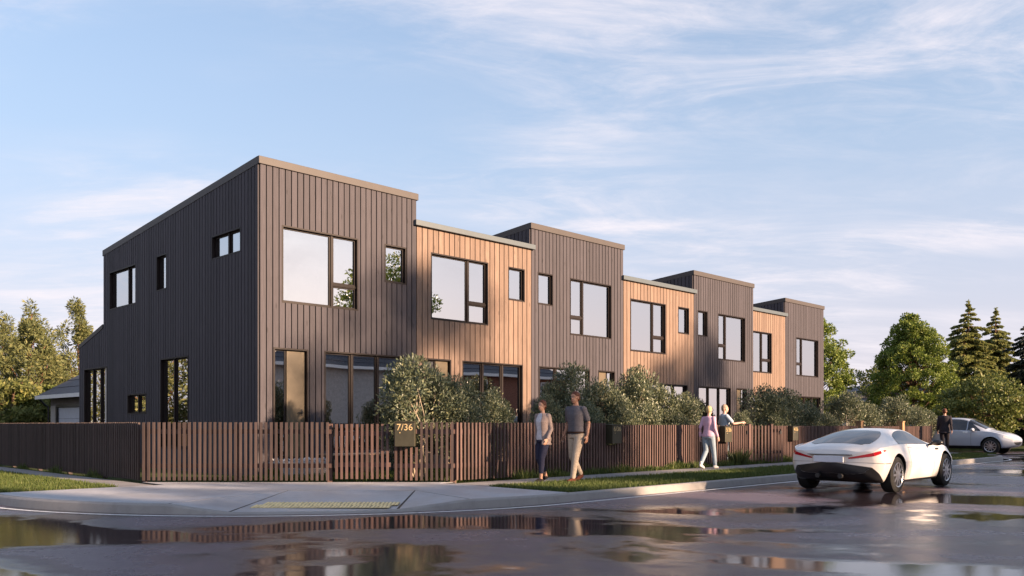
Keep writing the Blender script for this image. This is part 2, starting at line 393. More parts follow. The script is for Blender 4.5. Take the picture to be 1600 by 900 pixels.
def shrink(poly, d):
    n = len(poly); out = []
    for i in range(n):
        a, b, c = Vector(poly[i-1]), Vector(poly[i]), Vector(poly[(i+1) % n])
        e1 = (b-a).normalized(); e2 = (c-b).normalized(); n1 = Vector((-e1.y, e1.x)); n2 = Vector((-e2.y, e2.x))
        q = (n1+n2); q = q/max(.35, q.length**2/2); out.append(b+q*d)
    return out
corner = kind(empty('corner_paving'), 'structure')
for poly, nm in ((main, 'concrete_panel'), (ctr, 'concrete_panel'), (fl, 'concrete_panel'), (fr, 'concrete_panel')):
    zz = [zc(p) if poly is not main else 0.0 for p in poly]
    base = MB(); base.prism([(p[0], p[1], z-.005) for p, z in zip(poly, zz)], (0,0,-.1)); base.build('joint_bed', M['joint'], corner)
    sh = shrink(poly, .022); m = MB()
    m.prism([(p[0], p[1], z) for p, z in zip(sh, zz)], (0,0,-.05)); m.build(nm, M['corner_concrete'], corner)
# tactile paving on the ramp
pad = tag(empty('tactile_paving', (0,0,0)), 'strip of ochre tactile paving tiles set into the kerb ramp', 'tactile paving')
tm = MB(); tm.box(-.147, .147, -.147, .147, 0, .008)
rm = MB()
for i in range(5):
    x = -.116+.058*i; rm.hexa([(x-.017,-.14,.008),(x+.017,-.14,.008),(x+.017,.14,.008),(x-.017,.14,.008),(x-.010,-.133,.0165),(x+.010,-.133,.0165),(x+.010,.133,.0165),(x-.010,.133,.0165)])
ribs = rm.mesh('tactile_ribs')
tmesh = tm.mesh('tactile_tile')
slope = math.atan2(.115, 15.1-12.65)
for i in range(7):
    for j in range(2):
        o = link('tactile_tile', tmesh, M['tactile'], pad); X = -3.79+.30*i+.09*j; Y = 13.02+.30*j
        o.location = (X, Y, RAMP_D*(15.1-Y)/(15.1-12.60)+.004); o.rotation_euler = (slope, 0, 0); kind(link('tactile_ribs', ribs, M['tactile_rib'], o), 'stuff')

# ================================================================== HOUSES
GLASS = M['window_glass']
def cells(x0, x1, z0, topf, holes):
    """columns of wall left between the holes: (xa, xb, za, zb_at_xa, zb_at_xb)"""
    xs = sorted({x0, x1, *[h[0] for h in holes if x0 < h[0] < x1], *[h[1] for h in holes if x0 < h[1] < x1]})
    out = []
    for a, b in zip(xs, xs[1:]):
        m = (a+b)/2; hs = sorted([(h[2], h[3]) for h in holes if h[0] <= m <= h[1]]); z = z0
        for lo, hi in hs:
            if lo > z+1e-4: out.append((a, b, z, lo, lo))
            z = max(z, hi)
        ta, tb = topf(a), topf(b)
        if min(ta, tb) > z: out.append((a, b, z, ta, tb))
    return out
def wall_mesh(mb, x0, x1, z0, topf, holes, y0, y1, xo=0.0):
    for a, b, za, ta, tb in cells(x0, x1, z0, topf, holes):
        a -= xo; b -= xo
        mb.hexa([(a,y0,za),(b,y0,za),(b,y1,za),(a,y1,za),(a,y0,ta),(b,y0,tb),(b,y1,tb),(a,y1,ta)])
def boards(parent, x0, x1, pitch, z0, topf, holes, mat, origin=(0,0,0), rz=0.0, gap=.026, th=.028):
    n = max(1, round((x1-x0)/pitch)); p = (x1-x0)/n; Rm = Matrix.Rotation(rz, 3, 'Z'); org = Vector(origin)
    for k in range(n):
        a, b = x0+k*p+gap/2, x0+(k+1)*p-gap/2
        c = (a+b)/2; y0 = -th-random.uniform(0, .003); comps = []
        for q in cells(a, b, z0, topf, holes):                       # pieces above and below an opening are boards of their own
            hit = [cm for cm in comps if any(abs(e[1]-q[0]) < 1e-6 and e[2] < max(q[3], q[4]) and q[2] < max(e[3], e[4]) for e in cm)]
            new = [q]+[e for cm in hit for e in cm]; comps = [cm for cm in comps if cm not in hit]+[new]
        for cm in comps:
            mb = MB()
            for qa, qb, za, ta, tb in cm:
                qa -= c; qb -= c
                mb.hexa([(qa,y0,za),(qb,y0,za),(qb,-.001,za),(qa,-.001,za),(qa,y0,ta),(qb,y0,tb),(qb,-.001,tb),(qa,-.001,ta)])
            o = mb.build('board', mat, parent); o.location = org+Rm @ Vector((c, 0, 0)); o.rotation_euler = (0,0,rz)
def bar(mb, x0, x1, z0, z1, y0, y1): mb.box(x0, x1, y0, y1, z0, z1)
def ring(mb, x0, x1, z0, z1, t, y0, y1):
    bar(mb, x0, x1, z0, z0+t, y0, y1); bar(mb, x0, x1, z1-t, z1, y0, y1); bar(mb, x0, x0+t, z0+t, z1-t, y0, y1); bar(mb, x1-t, x1, z0+t, z1-t, y0, y1)
def window(parent, loc, rz, w_, h_, mull=(), trans=None, label=None):
    """dark lined opening; mull = x of the mullions, trans = {cell: height of transom}"""
    mb = MB(); ring(mb, 0, w_, 0, h_, .035, -.034, .15); o = mb.build('window', M['frame'], parent); o.location = loc; o.rotation_euler = (0,0,rz)
    if label: o['label'] = label
    xs = [.035]+list(mull)+[w_-.035]
    for m_ in mull:
        q = MB(); q.box(m_-.03, m_+.03, .018, .11, .035, h_-.035); q.build('mullion', M['frame'], o)
    for i, (a, b) in enumerate(zip(xs, xs[1:])):
        a += .03 if i else 0; b -= .03 if i < len(mull) else 0
        zs = [.035, h_-.035]
        if trans and i in trans:
            t = trans[i]; q = MB(); q.box(a, b, .022, .105, t-.03, t+.03); q.build('transom', M['frame'], o)
            spans = [(.035, t-.03), (t+.03, h_-.035)]
        else: spans = [(.035, h_-.035)]
        for z0, z1 in spans:
            q = MB(); ring(q, a+.002, b-.002, z0+.002, z1-.002, .034, .045, .095); q.build('frame', M['frame'], o)
            q = MB(); q.box(a+.034, b-.034, .068, .074, z0+.034, z1-.034); q.build('pane', GLASS, o)
    return o
def door(parent, loc, w_, h_, flip=False):
    mb = MB(); ring(mb, 0, w_, 0, h_, .04, -.034, .15); o = mb.build('door', M['frame'], parent); o.location = loc
    sx0, sx1, px0, px1 = (.04, .36, .39, w_-.04) if not flip else (w_-.36, w_-.04, .04, w_-.39)
    q = MB(); ring(q, sx0, sx1, .04, h_-.04, .03, .05, .1); q.build('sidelight_frame', M['frame'], o)
    q = MB(); q.box(sx0+.03, sx1-.03, .07, .078, .07, h_-.07); q.build('pane', GLASS, o)
    q = MB(); q.box(px0, px1, .055, .1, .045, h_-.045)
    q.build('door_leaf', M['door_paint'], o, bevel=.004)
    hx = px1-.09 if not flip else px0+.09
    q = MB(); q.box(hx-.022, hx+.022, .04, .055, 1.0, 1.16); q.tube([(hx,.05,1.08),(hx,0.0,1.08)], .012, 8); q.tube([(hx,.005,1.08),(hx-(.11 if not flip else -.11),.005,1.08)], .011, 8)
    q.build('handle', M['black_metal'], o, smooth=False)
    return o

SLOPE = .78/9.49
def house(idx, s0, s1, d, top, dz, mirrored, tone, W, label, left_from=None, side=False):
    w_ = s1-s0; dark = tone == 'dark'
    root = tag(empty('terrace_house', S(U0+s0, V0+d), A45), label, 'house', 'row of terrace houses')
    bm_ = M['dark_board'] if dark else M['cedar_board']; holes = []
    for kind_, a, b, z0, z1, *rest in W:
        holes.append((a-s0, b-s0, z0+dz, z1+dz))
    fh = .16 if dark else .13
    wt = lambda x: top-fh+.004
    bk = MB(); wall_mesh(bk, .0, w_, -.25, wt, holes, 0, .14); bk.build('front_wall', M['backing' if dark else 'cedar_backing'], root)
    boards(root, .0, w_, .162 if dark else .193, -.1, wt, holes, bm_)
    for kind_, a, b, z0, z1, *rest in W:
        loc = (a-s0, 0, z0+dz); ww, hh = b-a, z1-z0
        if kind_ == 'door': door(root, loc, ww, hh, mirrored)
        elif kind_ == 'big':
            m_ = rest[0]-a; c = 1 if not mirrored else 0
            window(root, loc, 0, ww, hh, [m_], {c: .58})
        elif kind_ == 'small': window(root, loc, 0, ww, hh)
        elif kind_ == 'tri': window(root, loc, 0, ww, hh, [ww/3+.01, 2*ww/3-.01])
        elif kind_ == 'one': window(root, loc, 0, ww, hh)
    # roof, edge flashings
    D = 9.49; fall = .78 if dark else .25
    rf = MB(); e = 0.0
    rf.hexa([(-.0,.02,top-.24),(w_,.02,top-.24),(w_,D,top-fall-.24),(0,D,top-fall-.24),(-.0,.02,top-.02),(w_,.02,top-.02),(w_,D,top-fall-.02),(0,D,top-fall-.02)])
    rf.build('roof', M['roof_metal'], root)
    fm = M['dark_fascia'] if dark else M['light_fascia']
    f = MB(); x0 = -.04 if dark else -.09; x1 = w_+.04 if dark else w_+.09
    if dark: f.box(x0, x1, -.065, .015, top-fh, top+.012)
    else:
        f.box(x0, x1, -.13, .015, top-fh, top+.012)
    f.build('fascia', fm, root, bevel=.006)
    if dark:
        for sx in (-.04, w_):
            f = MB(); f.hexa([(sx,.015,top-fh),(sx+.04,.015,top-fh),(sx+.04,D+.05,top-fall-fh),(sx,D+.05,top-fall-fh),(sx,.015,top+.012),(sx+.04,.015,top+.012),(sx+.04,D+.05,top-fall+.012),(sx,D+.05,top-fall+.012)])
            f.build('side_fascia', fm, root)
    # shell: party walls, floors, back
    it = MB(); zf = .30+dz
    for x in (.02, w_-.10): it.hexa([(x,.16,-.25),(x+.08,.16,-.25),(x+.08,D,-.25),(x,D,-.25),(x,.16,top-.26),(x+.08,.16,top-.26),(x+.08,D,top-fall-.26),(x,D,top-fall-.26)]) if not (side and x < .1) else None
    it.box(.1, w_-.1, 4.6, 4.7, zf, 5.9+dz); it.box(.0+.02, w_-.02, D-.1, D, -.25, top-fall-.26)
    it.build('inner_wall', M['plaster'], root)
    it = MB(); it.box(.1, w_-.1, .145, 4.6, zf-.15, zf); it.box(.1, w_-.1, .145, 4.6, 3.0+dz, 3.35+dz); it.build('floor', M['oak'], root)
    it = MB(); it.box(.1, w_-.1, .16, 4.6, 5.9+dz, 5.96+dz); it.box(.11, w_-.11, .16, 4.6, 2.985+dz, 2.998+dz); it.build('ceiling', M['ceiling_paint'], root)
    if left_from is not None:         # flank standing up above the lower neighbour's roof
        tf = lambda x: top-fall*((D-x)/D)-fh+.01
        b2 = MB(); b2.hexa([(-.005,.145,left_from),(.015,.145,left_from),(.015,D,left_from-.3),(-.005,D,left_from-.3),(-.005,.145,tf(D-.145)),(.015,.145,tf(D-.145)),(.015,D,tf(0)),(-.005,D,tf(0))]); b2.build('flank_wall', M['backing'], root)
        boards(root, D-5.2, D-.0, .162, left_from-.3, tf, [], M['side_board'], origin=(-.005, D, 0), rz=-PI/2)
    return root
ZB = (3.99, 5.79); ZS = (4.81, 5.79); ZD = (.36, 2.94); ZT = (.53, 2.94)
GL = 'terrace house with '
h1 = house(1, 0, 4.53, 0, 7.25, 0, False, 'dark', [('big', .56, 2.68, *ZB, 1.94), ('small', 3.49, 4.19, *ZS), ('door', .34, 1.26, *ZD), ('tri', 1.70, 4.12, *ZT)],
      'dark brown timber corner house at the left end, long windowed flank in shade', side=True)
h2 = house(2, 4.53, 8.92, 0, 6.55, 0, False, 'cedar', [('big', 5.02, 7.14, *ZB, 6.40), ('small', 7.94, 8.64, *ZS), ('door', 4.86, 5.74, *ZD), ('tri', 6.15, 8.56, *ZT)],
      'pale cedar house with grey roof edge, next to the dark corner house')
h3 = house(3, 8.92, 13.42, 0, 7.22, 0, True, 'dark', [('small', 9.2, 9.9, *ZS), ('big', 10.69, 12.79, *ZB, 11.36), ('tri', 9.26, 11.67, *ZT), ('door', 12.08, 12.97, *ZD)],
      'dark brown timber house between the two nearest pale cedar houses', left_from=6.45)
h4 = house(4, 13.42, 17.69, 0, 6.18, -.32, False, 'cedar', [('big', 13.81, 15.89, *ZB, 15.17), ('small', 16.66, 17.38, *ZS), ('door', 13.62, 14.45, *ZD), ('tri', 14.86, 17.27, *ZT)],
      'pale cedar house in the middle of the row, behind the 6/36 hedge')
h5 = house(5, 17.69, 22.06, 0, 6.91, -.32, True, 'dark', [('small', 17.95, 18.63, *ZS), ('big', 19.37, 21.43, *ZB, 20.0), ('tri', 17.99, 20.32, *ZT), ('door', 20.72, 21.57, *ZD)],
      'dark brown timber house right behind the 5/36 letter box and gate', left_from=6.05)
h6 = house(6, 22.06, 26.7, 1.0, 6.22, -.56, False, 'cedar', [('big', 23.36, 25.46, *ZB, 24.66), ('tri', 22.9, 25.2, *ZT)],
      'narrow looking pale cedar house, last cedar front to the right')
h7 = house(7, 26.7, 30.59, 1.0, 6.93, -.56, True, 'dark', [('big', 27.75, 30.02, *ZB, 28.41), ('tri', 27.9, 30.28, .53, 3.06)],
      'dark brown timber house at the far right end of the row', left_from=6.1)
# the corner house's flank (wall frame runs from the back forwards)
DS, DL = 9.49, 11.61
def sh(a, b, z0, z1): return (DL-b, DL-a, z0, z1)      # a..b measured back from the front corner
SW = [sh(9.19, 11.16, .53, 2.93), sh(6.27, 7.60, 1.46, 2.04), sh(3.60, 5.33, .53, 2.94), sh(6.99, 8.99, 4.60, 5.75), sh(4.92, 5.58, 4.79, 5.76), sh(.81, 2.30, 5.20, 5.79)]
def side_top(x):
    y = DL-x
    return 7.25-SLOPE*y-.156 if y <= DS+1e-6 else 4.22-(y-DS)*(.51/(DL-DS))-.12
bk = MB()
wall_mesh(bk, 0, DL-DS-1e-4, -.25, side_top, [h for h in SW if h[0] < DL-DS], 0, .14); wall_mesh(bk, DL-DS, DL-.16, -.25, side_top, SW, 0, .14)
o = bk.build('flank_wall', M['backing'], h1); o.location = (0, DL, 0); o.rotation_euler = (0,0,-PI/2)
boards(h1, 0, DL-DS-1e-4, .155, -.1, side_top, SW, M['side_board'], (0, DL, 0), -PI/2)
boards(h1, DL-DS, DL-.0, .155, -.1, side_top, SW, M['side_board'], (0, DL, 0), -PI/2)
for (a, b, z0, z1), mul in zip(SW, ([.66, 1.31], [.66], [.78], [1.35], [], [.80])):
    window(h1, (0, DL-a, z0), -PI/2, b-a, z1-z0, mul)
f = MB(); f.hexa([(-.04,DS+.05,4.10),(.0,DS+.05,4.10),(.0,DL+.05,3.59),(-.04,DL+.05,3.59),(-.04,DS+.05,4.23),(0,DS+.05,4.23),(0,DL+.05,3.72),(-.04,DL+.05,3.72)]); f.build('side_fascia', M['dark_fascia'], h1)
f = MB(); f.hexa([(0,DS,4.0),(4.4,DS,4.0),(4.4,DL+.05,3.5),(0,DL+.05,3.5),(0,DS,4.2),(4.4,DS,4.2),(4.4,DL+.05,3.69),(0,DL+.05,3.69)]); f.build('rear_roof', M['roof_metal'], h1)
f = MB(); f.box(.0, 4.4, DL-.1, DL, -.25, 3.5); f.build('rear_wall', M['dark_fascia'], h1)
# things inside seen through the glass
c = MB(); n = 26
for fr_, to_, yb in ((1.80, 2.50, .30),):
    c.loft([[(fr_+(to_-fr_)*k/n, yb+.035*math.sin(k*1.9), z) for k in range(n+1)]+[(fr_+(to_-fr_)*k/n, yb+.012+.035*math.sin(k*1.9), z) for k in range(n, -1, -1)] for z in (.36, 2.9)])
cu = c.build('curtain', M['curtain'], None, smooth=True); cu.location = S(U0, V0); cu.rotation_euler = (0,0,A45); tag(cu, 'off white full height curtain behind the corner house ground floor glass', 'curtain')
bed = tag(empty('bed', S(U0+.6, V0+.55, 3.35), A45), 'bed with pillows just inside the corner house upper window', 'bed')
q = MB(); q.box(0, 1.5, .0, 1.9, .0, .45); q.build('mattress', M['soft_grey'], bed, bevel=.06)
for x, mt in ((.06, 'soft_grey'), (.78, 'soft_beige')):
    q = MB(); q.ell((x+.34, .16, .66), (.34, .11, .20), 16, 10); q.build('pillow', M[mt], bed, smooth=True)
dk = tag(empty('deck', S(U0+1.5, V0-.85, 0), A45), 'low pale timber deck below the corner house front windows', 'deck')
for i in range(6):
    q = MB(); q.box(0, 2.9, .02+.137*i, .145+.137*i, .43, .46); q.build('decking_board', M['deck_wood'], dk)
q = MB(); q.box(.02, 2.88, .04, .80, -.05, .428); q.build('deck_base', M['black_metal'], dk)
stp = MB(); stp.box(.2, 1.4, -.75, -.04, -.05, .30); o = stp.build('door_step', M['kerb_concrete'], None, bevel=.01); o.location = S(U0, V0); o.rotation_euler = (0,0,A45); tag(o, 'concrete step in front of the corner house door', 'step')
# ================================================================== FENCES, GATES, LETTER BOXES
PITCH = .103
SLAT = {}
def slat_mesh(h, z0=.03, w_=.046, d_=.042):
    key = (h, z0, w_)
    if key not in SLAT:
        m = MB(); m.box(-w_/2, w_/2, 0, d_, z0, h); SLAT[key] = m.mesh('slat')
    return SLAT[key]
def run(root, length, h, mat, z0=.03, skip=(), start=0.0, rails=(.28, .97), post_every=2.4, posts=True):
    x = start+PITCH/2
    while x < length-.02:
        cut = [s for s in skip if s[0] < x < s[1]]
        hh = cut[0][2] if cut else h
        if hh > 0:
            o = link('slat', slat_mesh(round(hh, 3), z0), M[mat], root); o.location = (x, random.uniform(-.002, .002), random.uniform(-.004, .004)); o.rotation_euler = (0, random.uniform(-.003, .003), random.uniform(-.02, .02))
        x += PITCH
    for z in rails:
        r = MB(); r.box(start+.0, length, .045, .08, z, z+.09); r.build('rail', M[mat], root)
    if posts:
        n = max(1, round((length-start)/post_every))
        for i in range(n+1):
            xx = min(max(start+(length-start)*i/n, start+.05), length-.05)
            p = MB(); p.box(xx-.045, xx+.045, .083, .173, -.05, h-.03); p.build('post', M[mat], root)
def fence(label, loc, rz, length, h, mat, skip=(), group='slatted timber fences', **k):
    r = tag(empty('slatted_fence', loc, rz), label, 'fence', group); run(r, length, h, mat, skip=skip, **k); return r
A = Vector((-7.49, 17.3, 0)); XA, XB = -7.49, -1.16
fence('long dark slatted fence along the side street, in shade', S(6.94, 33.4), -A45, 33.4-17.53-.06, 1.205, 'shaded_fence_wood')
gx0 = (520-800)/1340*17.3; gx1 = (613-800)/1340*17.3
p = MB(); p.box(-.045, .045, -.045, .045, -.05, 1.2)
fence('reddish slatted fence across the corner, left of the gate', A, 0, gx0-XA-.03, 1.205, 'fence_wood')
def gate(label, loc, rz, w_, h=1.17, z0=.06, mat='fence_wood', group='slatted garden gates'):
    r = tag(empty('garden_gate', loc, rz), label, 'gate', group); run(r, w_, h, mat, z0=z0, rails=(.30, .93), posts=False)
    q = MB(); q.box(w_-.09, w_-.045, -.03, -.002, .88, .98); q.build('latch', M['black_metal'], r)
    for z in (.32, .95):
        q = MB(); q.tube([(0.01,.02,z-.04),(.01,.02,z+.12)], .012, 8); q.build('hinge', M['black_metal'], r)
    return r
gate('closed slatted gate between the corner fence and the 7/36 letter box', (gx0+.02, 17.3, 0), 0, gx1-gx0-.06)
fr0 = gx1+.02
mbx0, mbx1 = (617-800)/1340*17.3, (651-800)/1340*17.3
fence('short reddish slatted fence carrying the 7/36 letter box', (fr0, 17.3, 0), 0, XB-fr0, 1.205, 'fence_wood', skip=[(mbx0-fr0-.0, mbx1-fr0+.0, .70)], post_every=1.2)

def text_mesh(s, size):
    cu = bpy.data.curves.new('t', 'FONT'); cu.body = s; cu.size = size; cu.extrude = .003; cu.align_x = 'CENTER'; cu.align_y = 'CENTER'
    o = bpy.data.objects.new('t', cu); COL.objects.link(o); dg = bpy.context.evaluated_depsgraph_get(); me = bpy.data.meshes.new_from_object(o.evaluated_get(dg))
    bpy.data.objects.remove(o); me.materials.clear(); return me
def letter_box(num, label, loc, rz, w_=.36, h_=.46, d_=.30, ts=.16):
    r = tag(empty('letter_box', loc, rz), label, 'letter box', 'numbered bronze letter boxes')
    m = MB(); m.hexa([(0,-d_*.5,0),(w_,-d_*.5,0),(w_,d_*.5,0),(0,d_*.5,0),(0,-d_*.5,h_-.02),(w_,-d_*.5,h_-.02),(w_,d_*.5,h_),(0,d_*.5,h_)]); m.build('box', M['bronze'], r, bevel=.006)
    m = MB(); m.hexa([(-.012,-d_*.5-.018,h_-.018),(w_+.012,-d_*.5-.018,h_-.018),(w_+.012,d_*.5,h_+.002),(-.012,d_*.5,h_+.002),(-.012,-d_*.5-.018,h_-.008),(w_+.012,-d_*.5-.018,h_-.008),(w_+.012,d_*.5,h_+.012),(-.012,d_*.5,h_+.012)]); m.build('lid', M['bronze'], r)
    o = link('number', text_mesh(num, ts), M['gold_letter'], r); o.location = (w_/2, -d_*.5-.004, h_*.76); o.rotation_euler = (PI/2, 0, 0)
    m = MB(); m.tube([(w_*.26,-d_*.5-.01,h_*.55),(w_*.26,-d_*.5+.01,h_*.55)], .012, 10); m.build('keyhole', M['gold_letter'], r)
    return r
letter_box('7/36', 'large bronze letter box numbered 7/36 beside the corner gate', (mbx0+.02, 17.25, .72), 0, mbx1-mbx0-.04, .50, .26, .185)
FV = 13.05
def fu(x): return px_u(x, FV)
b6, b5, b4 = fu(948), fu(1124.5), fu(1231)
secs = [(11.44, b6-.02, 1.20, 'sunlit slatted fence along the front street, between the corner and the 6/36 letter box'),
        (b6-.02, 21.86, 1.15, 'slatted fence under the olive hedge between the 6/36 and 5/36 letter boxes'),
        (24.40, 30.70, 1.12, 'slatted fence with the 4/36 letter box, left of the white car roof'),
        (30.95, 34.60, 1.10, 'far slatted fence between the two pale gate posts'),
        (34.85, 38.2, 1.10, 'last slatted fence at the far end of the footpath')]
for a, b, h, lab in secs:
    sk = []
    for mu in (b6, b5, b4):
        if a-.1 <= mu < b: sk.append((mu-a, mu-a+.36, .66))
    fence(lab, S(a, FV), A45, b-a, h, 'fence_wood', skip=sk)
letter_box('6/36', 'bronze letter box numbered 6/36 on the front fence behind the walking man', S(b6, FV, .70), A45, .36, .46, .36, .16)
letter_box('5/36', 'bronze letter box numbered 5/36 beside the open garden gate', S(b5, FV, .66), A45, .36, .46, .36, .16)
letter_box('4/36', 'bronze letter box numbered 4/36 right of the open gate', S(b4, FV, .66), A45, .36, .46, .36, .16)
gate('closed slatted gate right of the 5/36 letter box', S(21.92, FV), A45, 1.02, 1.13, mat='fence_wood')
for uu, lab in ((23.0, 'slender dark timber post between the closed and the open gate'), (24.33, 'timber post at the hinge side of the open gateway')):
    m = MB(); m.box(-.06, .06, -.05, .07, -.05, 1.16); m.box(-.066, .066, -.056, .076, 1.16, 1.18); o = m.build('gate_post', M['fence_wood'], None, bevel=.005); o.location = S(uu, FV); o.rotation_euler = (0,0,A45); tag(o, lab, 'post')
gate('open slatted gate swung out over the footpath edge', S(23.08, FV-.02), A45-math.radians(38), 1.0, 1.13, mat='shaded_fence_wood')
for uu, lab in ((30.82, 'pale capped gate post showing above the left of the white car roof'), (34.72, 'pale capped gate post showing above the white car side window')):
    m = MB(); m.box(-.1, .1, -.1, .1, -.05, 1.26); m.box(-.12, .12, -.12, .12, 1.26, 1.30); o = m.build('gate_post', M['oak'], None, bevel=.006); o.location = S(uu, FV); o.rotation_euler = (0,0,A45); tag(o, lab, 'post')
# ================================================================== PLANTS
rng = np.random.default_rng(11)
def rand_unit(n):
    v = rng.normal(size=(n, 3)); return v/np.linalg.norm(v, axis=1, keepdims=True)
def leaf_mesh(name, pos, axis, L, Wd, mat, fold=.18, up=None):
    """one folded diamond leaf (two triangles) per position"""
    n = len(pos); L = np.broadcast_to(np.asarray(L, float), (n,))[:, None]; Wd = np.broadcast_to(np.asarray(Wd, float), (n,))[:, None]
    ax = axis/np.maximum(np.linalg.norm(axis, axis=1, keepdims=True), 1e-6)
    ref = rand_unit(n) if up is None else up
    sd_ = np.cross(ax, ref); sd_ /= np.maximum(np.linalg.norm(sd_, axis=1, keepdims=True), 1e-6); nr = np.cross(sd_, ax)
    base = pos; tip = pos+ax*L; mid = pos+ax*L*.48
    a = mid+sd_*Wd*.5+nr*Wd*fold; b = mid-sd_*Wd*.5+nr*Wd*fold
    vs = np.stack([base, a, tip, b], 1).reshape(-1, 3)
    i = np.arange(n)*4; fs = np.stack([i, i+1, i+2, i, i+2, i+3], 1).reshape(-1)
    m = bpy.data.meshes.new(name); m.vertices.add(4*n); m.vertices.foreach_set('co', vs.astype(np.float32).ravel())
    m.loops.add(6*n); m.loops.foreach_set('vertex_index', fs.astype(np.int32)); m.polygons.add(2*n)
    m.polygons.foreach_set('loop_start', (np.arange(2*n)*3).astype(np.int32)); m.update(calc_edges=True); m.validate()
    m.materials.append(M[mat]); return m
def clump_leaves(centers, radii, per, flat=1.0, out=.9, upb=.25, shell=.55):
    P = []; D = []
    for c, r in zip(centers, radii):
        k = max(4, int(per*(r/np.mean(radii))**2)); d = rand_unit(k); rr = r*(shell+(1-shell)*rng.random(k))**.8*np.where(rng.random(k) < .2, rng.random(k), 1)
        q = d*rr[:, None]; q[:, 2] *= flat; P.append(c+q); D.append(d*out+rand_unit(k)*.7+np.array([0, 0, upb]))
    return np.concatenate(P), np.concatenate(D)
def limb(mb, p, q, r0, r1, sag=0.0, n=5, seg=6, wob=.06):
    p, q = Vector(p), Vector(q); ln = (q-p).length; pts = []
    for i in range(n):
        t = i/(n-1); w_ = Vector(rng.normal(size=3)*wob*ln*math.sin(PI*t)*.5); pts.append(p.lerp(q, t)+w_+Vector((0, 0, sag*math.sin(PI*t))))
    mb.tube(pts, [r0+(r1-r0)*i/(n-1) for i in range(n)], seg); return pts
# ---- olive-like shrubs behind the front fence
def shrub_proto(seed, h=2.3, r=.72, leaves=7600):
    global rng; rng = np.random.default_rng(seed); mb = MB(); cs = []; rs = []
    for i in range(5):
        a = 2*PI*i/5+rng.uniform(-.4, .4); t = Vector((math.cos(a)*r*.42, math.sin(a)*r*.42, h*rng.uniform(.55, .72)))
        pts = limb(mb, (math.cos(a)*.06, math.sin(a)*.06, -.05), t, .032, .014, n=6, wob=.16)
        for j in range(4):
            e = t+Vector(rng.normal(size=3))*r*.30+Vector((0, 0, .1)); limb(mb, pts[3+j % 2], e, .012, .005, n=3, seg=5); cs.append(np.array(e)); rs.append(rng.uniform(.17, .30)*r/.72)
    for i in range(34):
        d = rand_unit(1)[0]; z = h*.60+d[2]*h*.36; k = rng.uniform(.72, 1.0); cs.append(np.array([d[0]*r*k, d[1]*r*k, z])); rs.append(rng.uniform(.15, .30)*r/.72)
    P, D = clump_leaves(cs, rs, leaves/len(cs), out=.8, upb=.5)
    n = len(P); lm = leaf_mesh('crown', P, D, rng.uniform(.06, .11, n), rng.uniform(.026, .042, n), 'olive_leaf')
    st = mb.mesh('stems'); st.materials.append(M['pale_bark']); st.shade_smooth(); return lm, st
SP = [shrub_proto(s, h, r) for s, h, r in ((1, 2.3, .72), (2, 2.2, .78), (3, 2.35, .66), (4, 2.1, .74))]
shr = [(655,561,62,14.3), (712,592,44,14.0), (766,604,38,14.2), (628,622,34,14.5), (858,620,30,14.3), (893,573,44,14.6), (944,590,34,14.2), (918,628,34,13.9), (992,577,42,14.6), (968,622,30,13.8), (1033,597,34,14.3), (1008,630,30,13.8), (1070,616,30,14.0),
       (1052,640,24,13.8), (1158,640,20,14.1), (1188,604,38,14.5), (1222,610,34,14.2), (1206,640,26,14.0), (1258,625,28,14.2), (1285,645,24,14.1), (1320,614,30,14.5), (1356,632,26,14.1), (1398,616,30,14.5), (1428,634,24,14.2), (1452,642,18,14.1)]
slab = ['tall olive shrub over the 7/36 letter box, tallest near the corner', 'olive shrub between the tall corner shrub and the cedar house window', 'rounded olive shrub at the right of the corner group', 'low olive shrub leaning left behind the corner gate',
        'olive shrub behind the walking woman', 'tall olive shrub directly above the walking man', 'olive shrub behind the 6/36 letter box top', 'low pale olive shrub right of the walking man', 'tallest olive shrub right of the 6/36 letter box', 'low olive shrub just right of the 6/36 letter box',
        'olive shrub in front of the middle cedar house', 'low sunlit olive shrub in the middle hedge', 'olive shrub left of the woman in pink', 'lowest olive shrub by the pink jumper woman', 'dark little olive shrub in front of the far door',
        'tall olive shrub right of the open gate', 'broad olive shrub above the 4/36 letter box', 'low olive shrub beside the open gateway', 'olive shrub above the white car tail', 'small olive shrub above the white car rear window',
        'tall olive shrub above the white car roof, left of the round tree', 'olive shrub above the white car roof, right one', 'tall olive shrub in front of the round green tree', 'small olive shrub beside the far man', 'last small olive shrub before the man in the suit']
for i, ((x, y, rp, v), lab) in enumerate(zip(shr, slab)):
    u = px_u(x, v); Y = (u+v)/R2; top = CAM_H+(664-y)/1340*Y; lm, st = SP[i % 4]; h0, r0 = ((2.3, .72), (2.2, .78), (2.35, .66), (2.1, .74))[i % 4]
    root = tag(empty('olive_shrub', S(u, v, -.03), rng.uniform(0, 6.28)), lab, 'shrub', 'olive shrubs behind the front fence')
    sz = top/h0*.99; sr = rp/1340*Y/r0/1.08; root.scale = (sr, sr, sz)
    link('crown', lm, None, root); link('stem', st, None, root)

